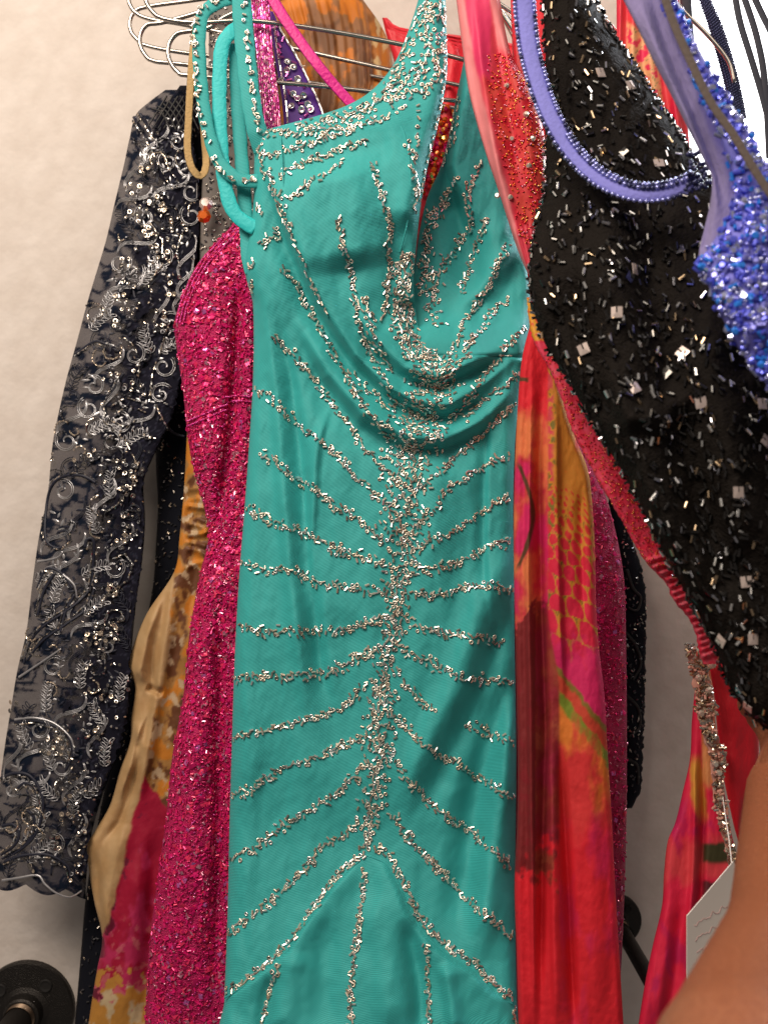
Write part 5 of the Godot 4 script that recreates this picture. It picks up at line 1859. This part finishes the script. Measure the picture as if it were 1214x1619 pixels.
	for r in rp:
		var g := thing("dark_ribbon", r[1], "ribbon", P(r[0][8 if r[0].size() > 8 else 6], r[0][r[0].size() - 1], 1.05), "thin dark ribbons before the window")
		part(g, "band", ribbon_mesh(v3(r[0], 1.05), 5.5, 0.0012, 8), M.dark_ribbon)
	# two wire hangers of these nearer gowns
	for w in [[[860, -40, 923, 0, 950, 26, 975, 52, 990, 84, 982, 110], 1.06, "bare chrome hanger wire above the black gown's shoulder"], [[1010, -40, 1062, 0, 1090, 28, 1120, 58, 1150, 96, 1160, 130], 0.98, "bare chrome hanger wire beside the navy beaded strap"]]:
		var h := thing("hanger_wire", w[2], "hanger", P(w[0][0], w[0][1], w[1]), "nearer hanger wires")
		part(h, "wire", wire_mesh(v3(w[0], w[1]), 0.0022), M.chrome)

# ------------------------------------------------------------------ the arm that holds the black gown aside, and the price tag
func capsule(p: Vector3, a: Vector3, b: Vector3, ra: float, rb: float) -> float:
	var ab := b - a
	var t := clampf((p - a).dot(ab) / ab.length_squared(), 0.0, 1.0)
	return (p - a - ab * t).length() - lerpf(ra, rb, t)

func field(p: Vector3, bones: Array, k: float) -> float:
	var d := 1.0
	for b in bones:
		var e := capsule(p, b[0], b[1], b[2], b[3])
		var h := clampf(0.5 + 0.5 * (d - e) / k, 0.0, 1.0)
		d = lerpf(d, e, h) - k * h * (1.0 - h)
	return d

func nets(bones: Array, cell: float, k: float, st: SurfaceTool) -> void:
	var lo := Vector3.ONE * 1e9
	var hi := -lo
	for b in bones:
		var m := Vector3.ONE * (maxf(b[2], b[3]) + cell * 2.0)
		lo = lo.min(b[0].min(b[1]) - m)
		hi = hi.max(b[0].max(b[1]) + m)
	var n := Vector3i(((hi - lo) / cell).ceil()) + Vector3i.ONE
	var val := PackedFloat32Array()
	val.resize(n.x * n.y * n.z)
	for z in n.z:
		for y in n.y:
			for x in n.x:
				val[(z * n.y + y) * n.x + x] = field(lo + Vector3(x, y, z) * cell, bones, k)
	var vid := {}
	var pos := PackedVector3Array()
	for z in n.z - 1:
		for y in n.y - 1:
			for x in n.x - 1:
				var c := Vector3.ZERO
				var cnt := 0
				var v := []
				for q in 8:
					v.append(val[((z + (q >> 2 & 1)) * n.y + y + (q >> 1 & 1)) * n.x + x + (q & 1)])
				for e in [[0, 1], [2, 3], [4, 5], [6, 7], [0, 2], [1, 3], [4, 6], [5, 7], [0, 4], [1, 5], [2, 6], [3, 7]]:
					var a: float = v[e[0]]
					var b: float = v[e[1]]
					if (a < 0.0) != (b < 0.0):
						var t := a / (a - b)
						var pa := Vector3(e[0] & 1, e[0] >> 1 & 1, e[0] >> 2 & 1)
						var pb := Vector3(e[1] & 1, e[1] >> 1 & 1, e[1] >> 2 & 1)
						c += pa.lerp(pb, t)
						cnt += 1
				if cnt > 0:
					vid[Vector3i(x, y, z)] = pos.size()
					pos.append(lo + (Vector3(x, y, z) + c / cnt) * cell)
	st.set_smooth_group(0)
	var dirs := [Vector3i(1, 0, 0), Vector3i(0, 1, 0), Vector3i(0, 0, 1)]
	for key: Vector3i in vid:
		for ax in 3:
			var d: Vector3i = dirs[ax]
			var u: Vector3i = dirs[(ax + 1) % 3]
			var w: Vector3i = dirs[(ax + 2) % 3]
			var a := val[(key.z * n.y + key.y) * n.x + key.x]
			var kb := key + d
			var b := val[(kb.z * n.y + kb.y) * n.x + kb.x]
			if (a < 0.0) == (b < 0.0):
				continue
			var q := [key, key - u, key - u - w, key - w]
			if not (vid.has(q[1]) and vid.has(q[2]) and vid.has(q[3])):
				continue
			var p := []
			for z in q:
				p.append(pos[vid[z]])
			var order := [0, 2, 1, 0, 3, 2] if a < 0.0 else [0, 1, 2, 0, 2, 3]
			for z in order:
				st.add_vertex(p[z])

func arm() -> void:
	var o := thing("person", "bare brown forearm reaching up from the bottom right corner", "person", P(1220, 1760, 0.47))
	var st := new_st()
	var elbow := P(1190, 1960, 0.40)
	var mid := P(1192, 1720, 0.47)
	var low := P(1250, 1480, 0.60)
	var wrist := P(1236, 1250, 0.78)
	nets([[elbow, mid, 0.053, 0.050], [mid, low, 0.050, 0.038], [low, wrist, 0.038, 0.028]], 0.007, 0.004, st)
	var palm := P(1262, 1190, 0.86)
	var bones := [[wrist, palm, 0.0255, 0.030], [palm, P(1275, 1160, 0.88), 0.029, 0.028]]
	# four fingers closed round the edge of the black gown, thumb on the near side
	var fingers := [[[1222, 1160, 0.870], [1200, 1136, 0.880], [1184, 1116, 0.870], [1177, 1101, 0.857], 0.0088], [[1250, 1140, 0.880], [1225, 1100, 0.895], [1205, 1080, 0.893], [1196, 1072, 0.880], 0.0092], [[1276, 1130, 0.880], [1256, 1086, 0.895], [1236, 1062, 0.893], [1226, 1054, 0.880], 0.0088], [[1300, 1140, 0.875], [1290, 1100, 0.890], [1274, 1076, 0.887], [1266, 1066, 0.875], 0.0078]]
	for f in fingers:
		var p := []
		for k in 4:
			p.append(P(f[k][0], f[k][1], f[k][2]))
		var r: float = f[4]
		bones.append([palm, p[0], 0.016, r * 1.1])
		bones.append([p[0], p[1], r * 1.1, r])
		bones.append([p[1], p[2], r, r * 0.92])
		bones.append([p[2], p[3], r * 0.92, r * 0.8])
	bones.append([P(1240, 1225, 0.80), P(1232, 1195, 0.78), 0.016, 0.011])
	bones.append([P(1232, 1195, 0.78), P(1238, 1160, 0.765), 0.011, 0.0095])
	nets(bones, 0.0045, 0.010, st)
	part(o, "forearm_and_hand", done(st), M.skin)
	# paper tag hanging from the red gown
	var t := thing("price_tag", "white card price tag with faint pink handwriting beside the forearm", "tag", P(1120, 1470, 0.86))
	var c := [P(1158, 1362, 0.88), P(1085, 1448, 0.86), P(1085, 1560, 0.86), P(1168, 1640, 0.88), P(1240, 1480, 0.90)]
	var ts := new_st()
	ts.set_smooth_group(-1)
	var nrm: Vector3 = (c[2] - c[0]).cross(c[1] - c[0]).normalized()
	if nrm.z < 0:
		nrm = -nrm
	for k in c.size():
		c[k] = c[k] - nrm * (c[k] - c[0]).dot(nrm)
	var h := nrm * 0.0005
	for k in range(1, c.size() - 1):
		for q in [c[0] + h, c[k + 1] + h, c[k] + h, c[0] - h, c[k] - h, c[k + 1] - h]:
			ts.add_vertex(q)
	for k in c.size():
		var a: Vector3 = c[k]
		var b: Vector3 = c[(k + 1) % c.size()]
		for q in [a - h, b - h, a + h, a + h, b - h, b + h]:
			ts.add_vertex(q)
	part(t, "card", done(ts), M.paper)
	# faint handwriting strokes
	for row in 4:
		var q := PackedVector3Array()
		for k in 26:
			var px := 1096.0 + k * 2.1 + row * 2.0
			var py := 1462.0 + row * 22.0 - k * 1.2 + 3.0 * sin(k * 1.45 + row * 2.0) * sin(k * 0.37 + row) + 2.5 * sin(k * 0.8 + row)
			var ray := (P(px, py, 1.0) - EYE)
			var tt: float = (c[0] - EYE).dot(nrm) / ray.dot(nrm)
			q.append(EYE + ray * tt + nrm * 0.0007)
		var ws := new_st()
		sweep_into(ws, q, 0.0004, 0.00015, 5)
		part(t, "handwriting", done(ws), M.ink)
	part(t, "string", wire_mesh([Vector3(1156, 1366, 0.879), Vector3(1152, 1330, 0.90), Vector3(1146, 1290, 0.93), Vector3(1142, 1260, 0.95)], 0.0006, 6), M.paper)

# ------------------------------------------------------------------ everything
func _ready() -> void:
	rng.seed = 20240611
	var cam := Camera3D.new()
	cam.name = "camera"
	cam.position = EYE
	cam.fov = rad_to_deg(2.0 * atan(809.5 / FOC))
	cam.near = 0.05
	cam.far = 30.0
	var at := CameraAttributesPhysical.new()
	at.frustum_focus_distance = 1.04
	at.frustum_focal_length = 12.0 * FOC / 809.5
	at.exposure_aperture = 3.6
	cam.attributes = at
	add_child(cam)
	cam.current = true
	var env := Environment.new()
	env.background_mode = Environment.BG_COLOR
	env.background_color = lin(0.52, 0.46, 0.42)
	env.background_energy_multiplier = 0.22
	env.tonemap_mode = Environment.TONE_MAPPER_LINEAR
	env.tonemap_exposure = 1.1
	env.sdfgi_enabled = true
	env.ssao_enabled = true
	env.ssil_enabled = true
	var we := WorldEnvironment.new()
	we.name = "surroundings"
	we.environment = env
	add_child(we)
	# shop lights on the ceiling in front of the rail
	for l in [[Vector3(-0.75, 2.60, 1.45), Vector2(1.2, 0.8), 4.0], [Vector3(0.7, 2.75, 1.9), Vector2(1.2, 0.8), 0.9]]:
		var a := AreaLight3D.new()
		a.name = "ceiling_light"
		add_child(a, true)
		a.area_size = l[1]
		a.position = l[0]
		a.look_at(Vector3(0, 1.15, 0.2), Vector3(0, 1, 0))
		a.light_color = Color(1.0, 0.935, 0.86)
		a.light_energy = l[2]
		a.shadow_enabled = true
	materials()
	dyes()
	setting()
	hangers()
	navy_gown()
	chiffon_gown()
	back_straps()
	magenta_gown()
	teal_gown()
	red_gown()
	black_gown()
	blue_gown()
	arm()
